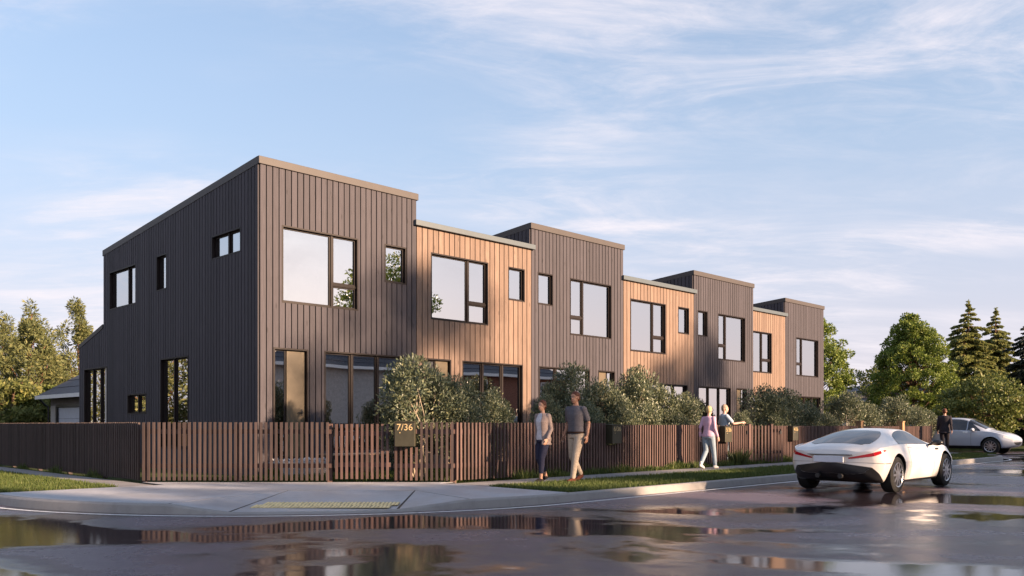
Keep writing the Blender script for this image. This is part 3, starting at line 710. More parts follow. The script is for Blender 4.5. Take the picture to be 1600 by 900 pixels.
# ---- trees
def spread_tree(name, label, loc, h, r, z0, mat, bark, seed, clumps=110, per=95, leaf=(.14, .26), lw=.55, flat=.75, trunk_r=.16, shape=1.0, crs=(.16, .28), group=None, cat='tree', rz=0.0, lean=0.0, lump=.22):
    global rng; rng = np.random.default_rng(seed); root = tag(empty(name, loc, rz), label, cat, group)
    mb = MB(); tp = limb(mb, (0, 0, -.1), (lean, 0, h*.82), trunk_r, trunk_r*.25, n=9, seg=8, wob=.03); cs = []; rs = []
    dirs = rand_unit(9)
    for i in range(clumps):
        d = rand_unit(1)[0]; f = (z0+h)/2; hz = (h-z0)/2
        tz = d[2]; prof = (1-max(0, tz))**.0 if shape == 1.0 else (1-.5*(tz+1))**(shape-1)*1.35
        k = rng.uniform(.35, 1.0)**.45; bumpy = 1+lump*sum(math.copysign(max(0, float(np.dot(d, q)))**6, 1) for q in dirs)-lump*.5
        c = np.array([d[0]*r*k*prof*bumpy, d[1]*r*k*prof*bumpy, f+d[2]*hz*k*min(1.08, bumpy)]); cs.append(c); rs.append(rng.uniform(*crs)*r)
    for i in range(0, clumps, 4):
        c = cs[i]; j = min(8, max(2, int(9*max(.1, (c[2]-h*.16))/h))); b = tp[j]
        limb(mb, b, Vector(c), trunk_r*.3*(1-.5*j/9), .012, sag=-.05*r, n=5, seg=5, wob=.1)
    P, D = clump_leaves(cs, rs, per, flat=flat, out=.9, upb=.1); n = len(P)
    L = rng.uniform(*leaf, n); lm = leaf_mesh('crown', P, D, L, L*lw, mat); link('crown', lm, None, root)
    mb.build('trunk', M[bark], root, smooth=True); return root
def conifer(name, label, loc, h, r, mat, seed, levels=34, group=None, droop=.35, dens=1.0, bark='bark', z0=.06):
    global rng; rng = np.random.default_rng(seed); root = tag(empty(name, loc, rng.uniform(0, 6)), label, 'tree', group); mb = MB(); mb.tube([(0,0,-.1),(0,0,h*.5),(.05,0,h*.97)], [h*.022, h*.013, .02], 8)
    P = []; D = []; S_ = []
    for lv in range(levels):
        t = (lv/(levels-1))**.92; z = h*(z0+(.97-z0)*t); R_ = r*1.12*(1-t)**.8*rng.uniform(.8, 1.1)+.08
        for k in range(6 if t < .8 else 4):
            a = 2*PI*(k+rng.uniform(-.3, .3))/6+lv*1.1; Rk = R_*rng.uniform(.62, 1.2); nseg = 7; zz = z+rng.uniform(-.12, .12)*h/levels*3
            pts = [Vector((math.cos(a)*Rk*s, math.sin(a)*Rk*s, zz+Rk*(.30*s-droop*1.5*s*s+.35*max(0, s-.75)))) for s in np.linspace(0, 1, nseg)]
            mb.tube(pts, [.03*(1-s)+.006 for s in np.linspace(0, 1, nseg)], 4)
            for q in range(int((20+75*Rk)*dens)):
                s = rng.uniform(.08, 1.0)**.75; f = s*(nseg-1); i = min(nseg-2, int(f)); p = pts[i].lerp(pts[i+1], f-i)
                out = Vector((math.cos(a), math.sin(a), 0)); sidev = Vector((-math.sin(a), math.cos(a), 0))*rng.choice((-1, 1)); wv = .40*Rk*(1-.8*s)*rng.random()
                P.append(p+sidev*wv+Vector((0, 0, -.25*wv))); D.append(out*rng.uniform(.2, .8)+sidev*rng.uniform(.1, .8)+Vector((0, 0, rng.uniform(-.9, -.05)))); S_.append(1-.55*t)
    for q in range(60): z = h*rng.uniform(.93, 1.0); P.append(Vector((0, 0, z))); D.append(Vector((rng.normal()*.5, rng.normal()*.5, rng.uniform(.2, 1)))); S_.append(.5)
    n = len(P); L = rng.uniform(.2, .44, n)*min(1.3, h/8)*np.array(S_); lm = leaf_mesh('crown', np.array([tuple(p) for p in P]), np.array([tuple(p) for p in D]), L, L*.42, mat); link('crown', lm, None, root)
    mb.build('trunk', M[bark], root, smooth=True); return root
def at(x, Y, z=0.0): return Vector(((x-800)/1340*Y, Y, z))
def zt(y, Y): return CAM_H+(664-y)/1340*Y
spread_tree('round_tree', 'big round bright green tree above the far dark roofed house', at(1425, 58), zt(490, 58), 2.35, .2, 'broad_leaf', 'bark', 21, clumps=480, per=140, leaf=(.10, .20), lump=.10, crs=(.09, .17), shape=1.32)
spread_tree('green_tree', 'bright green tree rising behind the last house of the row', at(1276, 56), zt(500, 56), 2.1, .6, 'broad_leaf', 'bark', 22, clumps=260, per=110, leaf=(.11, .22), lump=.15, crs=(.11, .19), shape=1.4)
conifer('spruce_tree', 'tall spruce right of the round tree, nearer and taller of the pair', at(1513, 66), zt(470, 66), 3.7, 'spruce_leaf', 23, dens=3.0, levels=25)
conifer('spruce_tree', 'slightly shorter spruce at the right of the tall one', at(1556, 70), zt(482, 70), 3.3, 'spruce_leaf', 24, dens=3.0, levels=25)
conifer('dark_spruce', 'dark conifer at the right edge of the picture', at(1608, 50), zt(490, 50), 2.5, 'dark_conifer', 25, dens=2.6, levels=19)
spread_tree('layered_tree', 'broad layered tree right behind the silver car', at(1535, 46), zt(583, 46), 2.15, .3, 'maple_leaf', 'bark', 26, clumps=150, per=85, flat=.28, leaf=(.12, .22), lump=.3)
spread_tree('dark_bush', 'dark bush at the right edge behind the silver car bonnet', at(1618, 48), 3.2, 1.8, .1, 'dark_conifer', 'bark', 27, clumps=60, per=90)
spread_tree('small_tree', 'small dull green tree top left of the round tree', at(1372, 66), zt(570, 66), 1.6, 2.0, 'maple_leaf', 'bark', 28, clumps=40, per=70)
def pine(label, loc, h, r, seed, z0=.22, **k):
    return spread_tree('pine_tree', label, loc, h, r, h*z0, 'pine_leaf', 'pine_bark', seed, clumps=k.pop('clumps', 120), per=k.pop('per', 110), leaf=(.12, .24), lw=.32, flat=1.25, shape=1.55, crs=(.10, .19), trunk_r=.13, lump=.5, **k)
pine('slender pine with an orange trunk left of the corner house', at(45, 42), zt(483, 42), 1.75, 31, .10)
pine('taller pine rising just left of the corner house roof', at(124, 48), zt(470, 48), 1.75, 32, .20, clumps=110)
pine('pine cut off by the left edge of the picture', at(4, 46), zt(492, 46), 1.9, 33, .08)
pine('low pine between the two tall ones, above the garage roof', at(92, 54), zt(548, 54), 1.8, 34, .05)
for i, (x, y, Y, lab) in enumerate(((20, 592, 38, 'broad dark green bush at the left edge above the side fence'), (66, 606, 39, 'dull green bush left of the neighbouring garage'), (-20, 560, 44, 'tall bush at the far left behind the side fence'), (96, 590, 56, 'dull bush behind the neighbouring garage roof'))):
    spread_tree('garden_bush', lab, at(x, Y), zt(y, Y), 1.45, .1, 'maple_leaf' if i % 2 else 'spruce_leaf', 'bark', 40+i, clumps=55, per=100, cat='bush', group='bushes behind the side fence')

# ---- grass and small planting
def blades(name, label, cat, pts, hh, w_, mat, lean=.45, root=None):
    n = len(pts); ax = np.stack([rng.normal(size=n)*lean, rng.normal(size=n)*lean, np.ones(n)], 1)
    m = leaf_mesh(name, np.array(pts), ax, hh, w_, mat, fold=.1); o = link(name, m, None)
    tag(o, label, cat); o['kind'] = 'stuff'; return o
def area_pts(u0, u1, v0, v1, n, z=-.045, bias=1.0):
    u = u0+(u1-u0)*rng.random(n)**bias; v = v0+(v1-v0)*rng.random(n); return np.stack([(u-v)/R2, (u+v)/R2, np.full(n, z)], 1)
n = 62000; pts = area_pts(11.08, 34.6, 9.68, 11.66, n, bias=1.35)
blades('verge_grass', 'strip of mown green grass between kerb and front footpath', 'grass', pts, rng.uniform(.06, .125, n), rng.uniform(.010, .018, n), 'grass')
n = 6000; pts = area_pts(34.0, 38.2, 10.6, 11.66, n); blades('verge_grass', 'end of the grass verge by the far kerb corner', 'grass', pts, rng.uniform(.06, .11, n), .016, 'grass')
n = 42000; u_ = 4.08+2.0*rng.random(n); v_ = 16.48+16*rng.random(n)**1.3; pts = np.stack([(u_-v_)/R2, (u_+v_)/R2, np.full(n, -.045)], 1)
blades('verge_grass', 'patch of mown green grass at the left along the side street', 'grass', pts, rng.uniform(.06, .125, n), rng.uniform(.010, .018, n), 'grass')
n = 9000; pts = area_pts(13.0, 38, 12.74, 13.02, n); f = .6+.5*np.sin(pts[:, 0]*3.1)+.4*np.sin(pts[:, 0]*7.7)
blades('fence_grass', 'rough taller grass along the foot of the front fence', 'grass', pts, np.clip(rng.uniform(.10, .22, n)*(.8+.5*f), .06, .32), .018, 'grass', .35)
n = 2600; v_ = 18.0+14*rng.random(n); u_ = 6.78+.14*rng.random(n); pts = np.stack([(u_-v_)/R2, (u_+v_)/R2, np.full(n, -.045)], 1); f = np.clip(np.sin(v_*2.3)+.6*np.sin(v_*5.1), 0, 2)
blades('fence_grass', 'sparse weeds along the foot of the shaded side fence', 'grass', pts, .05+.16*f*rng.random(n), .02, 'grass', .35)
n = 26000; uu = 7.2+14*rng.random(n); vv = 13.2+4.4*rng.random(n); ok = (uu+vv > 24.75) & (vv < 17.6); uu, vv = uu[ok], vv[ok]; n = len(uu)
blades('garden_lawn', 'lawn in the front gardens behind the fence slats', 'grass', np.stack([(uu-vv)/R2, (uu+vv)/R2, np.full(n, -.045)], 1), rng.uniform(.07, .16, n), .02, 'grass')
n = 900; uu = 9.9+4.2*rng.random(n); vv = 17.25+.45*rng.random(n); zz = .22+.14*rng.random(n)
pos = np.stack([(uu-vv)/R2, (uu+vv)/R2, zz], 1); m = leaf_mesh('white_flowers', pos, rand_unit(n)+np.array([0, 0, .6]), .06, .055, 'white_flower'); o = link('white_flowers', m, None); tag(o, 'row of small white flowers at the foot of the corner house', 'flowers'); o['kind'] = 'stuff'
n = 5200; uu = 9.85+4.3*rng.random(n); vv = 17.2+.5*rng.random(n); blades('flower_leaves', 'low leafy bed under the white flowers by the corner house', 'ground cover', np.stack([(uu-vv)/R2, (uu+vv)/R2, np.full(n, -.04)], 1), rng.uniform(.15, .30, n), .035, 'grass', .3)
# flax tuft beside the 5/36 letter box
n = 160; a = rng.random(n)*2*PI; c = S(22.1, 12.86, -.03); rr = .16*rng.random(n)
pos = np.stack([c.x+rr*np.cos(a), c.y+rr*np.sin(a), np.full(n, -.03)], 1); ax = np.stack([np.cos(a)*.55, np.sin(a)*.55, np.ones(n)], 1)
o = link('grass_tuft', leaf_mesh('grass_tuft', pos, ax, rng.uniform(.35, .62, n), .03, 'flax'), None); tag(o, 'arching grass tuft at the foot of the closed far gate', 'grass tuft')
# ================================================================== NEIGHBOURING HOUSES
def courses(parent, corners, n, mat, th=.03):
    """overlapping rows of roofing on a quad slope: corners = eave a, eave b, ridge b, ridge a"""
    a, b, c, d = [Vector(p) for p in corners]; nr = (b-a).cross(d-a).normalized()
    if nr.z < 0: nr = -nr
    for i in range(n):
        t0, t1 = i/n, min(1, (i+1.12)/n); p = [a.lerp(d, t0), b.lerp(c, t0), b.lerp(c, t1), a.lerp(d, t1)]
        m = MB(); m.hexa([p[0], p[1], p[2]-nr*.0, p[3]-nr*.0, p[0]+nr*th, p[1]+nr*th, p[2]+nr*.008, p[3]+nr*.008]); m.build('roof_course', M[mat], parent)
# garage beyond the corner house, eave along the side street
gr = tag(empty('garage', S(11.9, 30, 0), A45), 'small dark garage with slate roof and pale door beyond the corner house', 'garage')
LW, LD, EZ, RZ = 9.0, 9.6, 2.45, 5.2
m = MB(); m.box(0, .2, 0, 5.6, -.1, EZ); m.box(0, .2, 8.9, LD, -.1, EZ); m.box(0, .2, 5.6, 8.9, 2.0, EZ); m.box(.2, LW, LD-.2, LD, -.1, EZ); m.box(.2, LW, 0, .2, -.1, EZ); m.box(LW-.2, LW, .2, LD-.2, -.1, EZ)
m.build('wall', M['grey_wall'], gr)
m = MB(); m.prism([(.25, LD-.1, EZ), (LW-.2, LD-.1, EZ), (LW/2, LD-.1, RZ-.1)], (0, -.12, 0)); m.build('gable', M['grey_wall'], gr)
courses(gr, [(-.45, -.3, EZ-.1), (-.45, LD+.35, EZ-.1), (LW/2, LD+.35, RZ), (LW/2, -.3, RZ)], 8, 'slate')
courses(gr, [(LW+.45, -.3, EZ-.1), (LW+.45, LD+.35, EZ-.1), (LW/2, LD+.35, RZ), (LW/2, -.3, RZ)], 8, 'slate')
m = MB(); m.box(-.52, -.45, -.3, LD+.35, EZ-.22, EZ-.07); m.build('gutter', M['white_trim'], gr)
m = MB(); m.tube([(-.42, LD+.1, EZ-.2), (-.2, LD+.1, EZ-.45), (-.06, LD+.1, EZ-.55), (-.06, LD+.1, .0)], .04, 8); m.build('downpipe', M['black_metal'], gr)
m = MB(); ring(m, 5.6, 8.9, -.02, 2.0, .12, -.02, .12); f = m.build('door_frame', M['black_metal'], gr); f.rotation_euler = (0, 0, PI/2); f.location = (.1, 0, 0)
for i in range(4):
    m = MB(); m.box(.06, .10, 5.73, 8.77, .02+.465*i, .475+.465*i); m.build('door_panel', M['garage_door'], gr)
m = MB(); m.box(-.02, -.004, 8.95, LD-.05, .0, 1.95); m.build('wall_panel', M['render_wall'], gr)
# hip-roofed house on the far right
def hip_house(name, label, loc, rz, w_, d_, ez, rz_, wall, n=7, chimney=None, wins=(), inset=None, group=None):
    r = tag(empty(name, loc, rz), label, 'house', group); m = MB()
    m.box(0, w_, 0, d_, -.1, ez); m.build('wall', M[wall], r); k = inset if inset is not None else d_/2; o_ = .5
    A_, B_, C_, D_ = (-o_, -o_, ez-.05), (w_+o_, -o_, ez-.05), (w_+o_, d_+o_, ez-.05), (-o_, d_+o_, ez-.05); R1, R2_ = (k, d_/2, rz_), (w_-k, d_/2, rz_)
    courses(r, [A_, B_, R2_, R1], n, 'slate'); courses(r, [D_, C_, R2_, R1], n, 'slate'); courses(r, [A_, D_, R1, R1], n, 'slate'); courses(r, [B_, C_, R2_, R2_], n, 'slate')
    m = MB(); ring_ = [(-o_-.06, w_+o_+.06, -o_-.06, -o_), (-o_-.06, w_+o_+.06, d_+o_, d_+o_+.06)]
    for x0, x1, y0, y1 in ring_:
        q = MB(); q.box(x0, x1, y0, y1, ez-.2, ez-.03); q.build('gutter', M['white_trim'], r)
    for x0, x1 in ((-o_-.06, -o_), (w_+o_, w_+o_+.06)):
        q = MB(); q.box(x0, x1, -o_, d_+o_, ez-.2, ez-.03); q.build('gutter', M['white_trim'], r)
    q = MB(); q.box(-o_+.01, w_+o_-.01, -o_+.01, d_+o_-.01, ez-.19, ez-.12); q.build('soffit', M['white_trim'], r)
    for x0, x1, z0, z1 in wins:
        q = MB(); ring(q, x0, x1, z0, z1, .07, -.05, .03); o = q.build('window', M['white_trim'], r)
        p = MB(); p.box(x0+.07, x1-.07, -.018, -.008, z0+.07, z1-.07); p.build('pane', M['car_glass'], o)
        p = MB(); p.box(x0-.04, x1+.04, -.09, -.052, z0-.05, z0-.002); p.build('sill', M['white_trim'], o)
    if chimney:
        x, y = chimney; q = MB(); q.box(x, x+.75, y, y+.55, ez, rz_+1.0); q.box(x-.05, x+.8, y-.05, y+.6, rz_+1.0, rz_+1.14); q.build('chimney', M['brick_wall'], r)
    return r
b = at(1322, 66); hip_house('bungalow', 'low grey house with dark hipped roof behind the round tree', (b.x, b.y, 0), 0, 10.2, 8, 3.1, 4.75, 'render_wall', chimney=None, wins=[(1.0, 2.6, 1.0, 2.5), (4.2, 5.4, 1.0, 2.5), (7.2, 9.0, .9, 2.5)])
b = at(1560, 80); hip_house('bungalow', 'pale house glimpsed between the trees at the right edge', (b.x, b.y, 0), 0, 11, 8, 2.9, 4.6, 'white_trim', wins=[(1.5, 3.0, 1.0, 2.3), (6, 7.8, 1.0, 2.3)])
# across the front street, behind the viewer's right shoulder: mirrored in the ground-floor glass, shading the road
for (u0, w_, ch, wl, lab) in ((4.6, 11.6, (5.0, 3.5), 'brick_wall', 'lower brick house across the front street, opposite the corner'), (23.4, 10.4, (7.0, 3.5), 'render_wall', 'two storey rendered house across the street, opposite the cars'), (36.5, 11.0, (3.0, 3.5), 'brick_wall', 'two storey brick house across the street, farthest along')):
    hip_house('street_house', lab, S(u0+w_, -6.0), A45+PI, w_, 8.0, 4.6 if u0 > 10 else 4.2, 6.7 if u0 > 10 else 6.4, wl, chimney=ch, wins=[(1.2, 3.0, .9, 2.3), (w_-3.2, w_-1.2, .9, 2.3), *([(1.2, 2.8, 3.1, 4.2), (w_-3.0, w_-1.4, 3.1, 4.2)] if u0 > 10 else [])], group='houses across the front street')
kk = MB(); kk.prism([S(3.9, 1.4, -.0), S(60, 1.4, 0), S(60, -30, 0), S(3.9, -30, 0)], (0, 0, -.16)); kind(kk.build('opposite_pavement', M['path_concrete']), 'structure')
kk = MB(); kk.prism([S(47, 9.5, -.0), S(150, 9.5, 0), S(150, 110, 0), S(47, 110, 0)], (0, 0, -.16)); kind(kk.build('far_verge', M['lawn_ground']), 'structure')
spread_tree('street_tree', 'tall street tree across the road, opposite the cedar house', S(20.7, -9.0), 12.8, 2.6, 5.0, 'broad_leaf', 'bark', 51, clumps=110, per=85, leaf=(.16, .3), crs=(.18, .3), group='street trees across the road', lump=.5)
spread_tree('street_tree', 'street tree across the road, opposite the open gate', S(34.9, -11.5), 12.4, 2.8, 5.2, 'broad_leaf', 'bark', 52, clumps=110, per=85, leaf=(.16, .3), crs=(.18, .3), group='street trees across the road', lump=.5)
spread_tree('street_tree', 'bushy street tree across the road, nearest the corner', S(12.6, -2.5), 5.0, 2.2, 1.2, 'maple_leaf', 'bark', 53, clumps=60, per=70, leaf=(.16, .3), crs=(.18, .3), group='street trees across the road', lump=.5)

for i, (v, u, h, lab) in enumerate(((34, -8.5, 7.2, 'nearest pine across the side street'), (41, -9, 8.2, 'second pine across the side street'), (48, -8, 7.4, 'third pine across the side street'), (56, -9, 8.8, 'fourth pine across the side street'), (65, -8, 8.2, 'fifth pine across the side street'), (76, -8, 9.0, 'farthest pine across the side street'))):
    spread_tree('pine_tree', lab, S(u, v), h, 3.6, .2, 'pine_leaf', 'pine_bark', 60+i, clumps=110, per=80, leaf=(.2, .38), lw=.5, lump=.4, group='pines across the side street')
# ================================================================== CARS
def hermite_table(xs, vals):
    xs = np.array(xs, float); vals = np.array(vals, float); n = len(xs); tg = np.zeros_like(vals)
    for i in range(n):
        a, b = max(0, i-1), min(n-1, i+1); tg[i] = (vals[b]-vals[a])/(xs[b]-xs[a])
    def f(x):
        x = min(max(x, xs[0]), xs[-1]); i = min(n-2, max(0, int(np.searchsorted(xs, x)-1))); h = xs[i+1]-xs[i]; t = (x-xs[i])/h
        return vals[i]*(2*t**3-3*t**2+1)+tg[i]*h*(t**3-2*t*t+t)+vals[i+1]*(-2*t**3+3*t*t)+tg[i+1]*h*(t**3-t*t)
    return f
class Shell:
    """car body surface: stations along x, half sections of ten points from the sill up to the roof centre"""
    def __init__(s, st, bend=(.26, .34)):
        s.x0, s.x1 = st[0][0], st[-1][0]; V = []
        for (x, zb, ysl, ymx, zm, ysh, zsh, ymg, zmg, yr, zr) in st:
            V.append([(0, zb), (ysl*.8, zb), (ysl, zb+.07), (ymx, zm), (ysh, zsh), (ysh*.72+ymg*.28, zsh*.72+zmg*.28+.006), (ymg*.7+yr*.3, zmg*.7+zr*.3-.012), (yr, zr-.035), (yr*.5, zr-.004), (0, zr)])
        s.f = hermite_table([q[0] for q in st], V); s.bend = bend; s.K = 10
    def half(s, x, t):
        P = s.f(x); i = min(8, max(0, int(t))); q = t-i; g = lambda k: P[k] if 0 <= k <= 9 else (np.array([-P[1][0], P[1][1]]) if k < 0 else np.array([-P[8][0], P[8][1]]))
        a, b, c, d = g(i-1), g(i), g(i+1), g(i+2); r = .5*((2*b)+(c-a)*q+(2*a-5*b+4*c-d)*q*q+(-a+3*b-3*c+d)*q**3); return r
    def pt(s, x, t, side=1):
        y, z = s.half(x, t); k = max(0, (-x-(-s.x0-1.0)))/1.0 if x < 0 else max(0, (x-(s.x1-1.0)))/1.0
        xx = x+(s.bend[0] if x < 0 else -s.bend[1])*k*k*(abs(y)/.95)**2.3; return Vector((xx, side*y, z))
    def ringp(s, x, sub=5):
        T = np.linspace(0, 9, 9*sub+1); R = [s.pt(x, t, 1) for t in T]; Lp = [s.pt(x, t, -1) for t in T[1:-1]][::-1]; return R+Lp
    def cap(s, end, f, t, side=1):
        x = s.x0 if end < 0 else s.x1; P = s.f(x); c = Vector((x, 0, (P[0][1]+P[9][1])/2)); p = s.pt(x, t, side); q = c+(p-c)*f
        q.x = c.x+(p.x-c.x)*f**1.6+(-.05 if end < 0 else .05)*(1-f*f); return q
    def body(s, sub=5, nx=90):
        rings = [s.ringp(x, sub) for x in np.linspace(s.x0, s.x1, nx)]; T = np.linspace(0, 9, 9*sub+1)
        def capring(end, f): return [s.cap(end, f, t, 1) for t in T]+[s.cap(end, f, t, -1) for t in T[1:-1]][::-1]
        fs = (.93, .84, .7, .5, .28, .08); mb = MB(); mb.loft([capring(-1, f) for f in fs[::-1]]+rings+[capring(1, f) for f in fs]); return mb
def patch(mb, fn, a0, a1, b0, b1, na, nb, off=.005):
    """grid over fn(a,b), lifted off along its normal; b0/b1 may be functions of the fraction along a"""
    B0 = b0 if callable(b0) else (lambda s_: b0); B1 = b1 if callable(b1) else (lambda s_: b1); vs = []; e = 1e-3
    for i in range(na+1):
        s_ = i/na; a = a0+(a1-a0)*s_
        for j in range(nb+1):
            b = B0(s_)+(B1(s_)-B0(s_))*j/nb; p = fn(a, b); da = fn(a+(e if s_ < .5 else -e), b)-p; db = fn(a, b+(e if j < nb/2 else -e))-p
            if s_ >= .5: da = -da
            if j >= nb/2: db = -db
            nr = da.cross(db)
            if nr.length < 1e-12: nr = Vector((0, 0, 1e-9))
            nr.normalize()
            if nr.dot(p-Vector((p.x*.6, 0, .62))) < 0: nr = -nr
            vs.append(p+nr*off)
    mb.add(vs, [(i*(nb+1)+j, (i+1)*(nb+1)+j, (i+1)*(nb+1)+j+1, i*(nb+1)+j+1) for i in range(na) for j in range(nb)])
def evald(o):
    dg = bpy.context.evaluated_depsgraph_get(); dg.update(); return bpy.data.meshes.new_from_object(o.evaluated_get(dg))
def car_body(sh_, mat, root, wheels, rad, arch):
    mb = sh_.body(); o = mb.build('body', M[mat], None, smooth=True); cut = MB()
    for x, y in wheels:
        s_ = 1 if y > 0 else -1; n = 40
        cut.loft([[(x+arch*math.cos(2*PI*k/n), s_*yy, rad+.015+arch*math.sin(2*PI*k/n)) for k in range(n)] for yy in (.60, 1.3)])
    c = cut.build('cut', M['car_black'], None); b = o.modifiers.new('b', 'BOOLEAN'); b.object = c; b.operation = 'DIFFERENCE'; b.solver = 'EXACT'; b.material_mode = 'TRANSFER'
    me = evald(o); bpy.data.objects.remove(o); bpy.data.objects.remove(c)
    me.name = 'body'; r = link('body', me, None, root)
    me.set_sharp_from_angle(angle=math.radians(32)); return r
def wheel(root, x, y, rad, wd, spokes=10, blur=False):
    s_ = 1 if y > 0 else -1; n = 40; prof = [(rad*.66, -.5), (rad*.88, -.5), (rad*.97, -.42), (rad, -.22), (rad, .22), (rad*.97, .42), (rad*.88, .5), (rad*.66, .5)]
    t = MB(); t.loft([[(r*math.cos(2*PI*k/n), w_*wd, r*math.sin(2*PI*k/n)) for k in range(n)] for r, w_ in prof], cap=False)
    t.loft([[(rad*.64*math.cos(2*PI*k/n), w_*wd, rad*.64*math.sin(2*PI*k/n)) for k in range(n)] for w_ in (-.44, .44)])
    o = t.build('wheel', M['tyre'], root, smooth=False); o.location = (x, y, rad); o.data.shade_smooth(); o.data.set_sharp_from_angle(angle=.6)
    r = MB(); yo = s_*wd*.5
    r.loft([[(q*math.cos(2*PI*k/n), yy, q*math.sin(2*PI*k/n)) for k in range(n)] for q, yy in ((rad*.60, yo-s_*.06), (rad*.62, yo-s_*.004), (rad*.67, yo+s_*.006), (rad*.69, yo-s_*.004))], cap=False)
    for k in range(spokes):
        a = 2*PI*k/spokes; ca, sa = math.cos(a), math.sin(a); P = []
        for rr, hw in ((rad*.14, .028), (rad*.63, .016)):
            for dy in (-.012, .012):
                for w_ in (-hw, hw): P.append((ca*rr-sa*w_, yo-s_*(.012+.02*(rr < rad*.3)*0)+dy*.8, sa*rr+ca*w_))
        r.hexa([P[0], P[4], P[5], P[1], P[2], P[6], P[7], P[3]])
    r.loft([[(q*math.cos(2*PI*k/16), yy, q*math.sin(2*PI*k/16)) for k in range(16)] for q, yy in ((rad*.2, yo-s_*.03), (rad*.18, yo-s_*.0), (rad*.06, yo+s_*.004))])
    r.build('rim', M['alloy'], o); d = MB(); d.tube([(0, yo-s_*.09, 0), (0, yo-s_*.075, 0)], rad*.45, 24); d.build('brake_disc', M['steel'], o)
    return o
# ---- white coupe driving away
ST = [(-2.16,.38,.66,.80,.58,.75,.78,.69,.805,.50,.825), (-2.04,.26,.80,.905,.57,.85,.83,.77,.86,.54,.885), (-1.7,.20,.86,.965,.58,.905,.865,.75,.925,.52,.985), (-1.31,.18,.88,.98,.59,.91,.885,.72,.995,.51,1.085),
      (-.8,.17,.87,.95,.57,.87,.88,.68,1.05,.49,1.185), (-.2,.17,.87,.92,.55,.85,.865,.67,1.06,.49,1.225), (.3,.17,.87,.92,.55,.85,.86,.67,1.03,.485,1.19), (.75,.17,.87,.93,.55,.86,.858,.72,.945,.47,1.04), (1.05,.17,.87,.945,.56,.87,.855,.75,.89,.46,.925),
      (1.31,.18,.87,.95,.58,.87,.845,.76,.875,.46,.895), (1.8,.2,.84,.92,.56,.82,.77,.70,.80,.42,.825), (2.1,.25,.76,.84,.52,.70,.66,.6,.70,.36,.72), (2.25,.33,.6,.66,.5,.56,.58,.48,.60,.28,.61)]
cp = Shell(ST); coupe = tag(empty('coupe_car', S(17.93, 7.24, -.138), A45), 'white two door coupe driving away on the wet road, red tail lamps', 'car')
car_body(cp, 'car_white', coupe, [(sx*1.31, sy*.8) for sx in (-1, 1) for sy in (-1, 1)], .345, .392)
for sx in (-1, 1):
    for sy in (-1, 1): wheel(coupe, sx*1.31, sy*.825, .345, .24)
def full(x, t): return cp.pt(x, t if t <= 9 else 18-t, 1 if t <= 9 else -1)
m = MB(); patch(m, full, -1.86, -.86, lambda s_: 6.55+.5*(2*s_-.75)**2+.4*(s_ < .08), lambda s_: 18-(6.55+.5*(2*s_-.75)**2+.4*(s_ < .08)), 18, 28); m.build('rear_window', M['car_glass'], coupe, smooth=True)
m = MB(); patch(m, full, .36, .98, 6.45, 18-6.45, 10, 28); m.build('windscreen', M['car_glass'], coupe, smooth=True)
for sd_ in (1, -1):
    fn = lambda a, b, q=sd_: cp.pt(a, b, q)
    m = MB(); patch(m, fn, -1.02, .62, lambda s_: 4.75, lambda s_: 4.80+1.95*math.sin(PI*min(1, s_*1.02))**.62, 26, 8); m.build('side_window', M['car_glass'], coupe, smooth=True)
    lf = lambda a, b, q=sd_: cp.cap(-1, a, b, q)
    m = MB(); patch(m, lf, 1.0, .46, 3.60, lambda s_: 3.93-.06*s_, 10, 6, .006); patch(m, fn, -2.16, -1.90, lambda s_: 3.60+.18*s_, lambda s_: 3.93-.08*s_, 6, 6, .006); m.build('tail_lamp', M['tail_red'], coupe, smooth=True)
    m = MB(); patch(m, lf, 1.0, .10, .0, 2.45, 12, 8, .006); patch(m, fn, -2.16, -1.80, 0.0, lambda s_: 2.45-.7*s_, 8, 12, .006); m.build('rear_diffuser', M['car_black'], coupe, smooth=True)
    m = MB(); m.ell((.50, sd_*1.02, .93), (.07, .12, .065), 14, 8); m.tube([(.52, sd_*.84, .88), (.50, sd_*.98, .91)], .022, 8); m.build('door_mirror', M['car_black'], coupe, smooth=True)
    m = MB(); patch(m, fn, -.62, -.42, 3.86, 3.95, 4, 2, .008); m.build('door_handle', M['chrome'], coupe, smooth=True)
    m = MB(); patch(m, fn, .80, .98, 3.66, 3.82, 4, 2, .004); m.build('side_vent', M['car_black'], coupe, smooth=True)
    for xx in (-.66, .64):
        m = MB(); patch(m, fn, xx, xx+.008, 2.1, 4.7, 1, 24, .002); m.build('door_gap', M['car_black'], coupe)
for sd_ in (1, -1):
    lf = lambda a, b, q=sd_: cp.cap(-1, a, b, q); fn = lambda a, b, q=sd_: cp.pt(a, b, q)
    m = MB(); patch(m, lf, 1.0, .25, 2.98, 3.02, 12, 1, .003); patch(m, fn, -2.16, -1.78, 2.98, 3.02, 10, 1, .003); m.build('bumper_seam', M['car_black'], coupe)
    m = MB(); patch(m, fn, -.92, .92, .9, 1.95, 20, 5, .004); m.build('sill_trim', M['car_black'], coupe, smooth=True)
px_ = cp.cap(-1, .1, 3.5).x
m = MB(); m.box(px_-.035, px_-.005, -.29, .29, .585, .705); m.build('number_plate', M['plate'], coupe, bevel=.008)
m = MB(); m.box(px_-.02, px_+.06, -.42, .42, .725, .737); m.build('boot_seam', M['car_black'], coupe)
for y in (-.22, .22):
    m = MB(); m.tube([(px_+.06, y, .33), (px_-.02, y, .33)], .045, 14); m.build('exhaust', M['black_metal'], coupe)
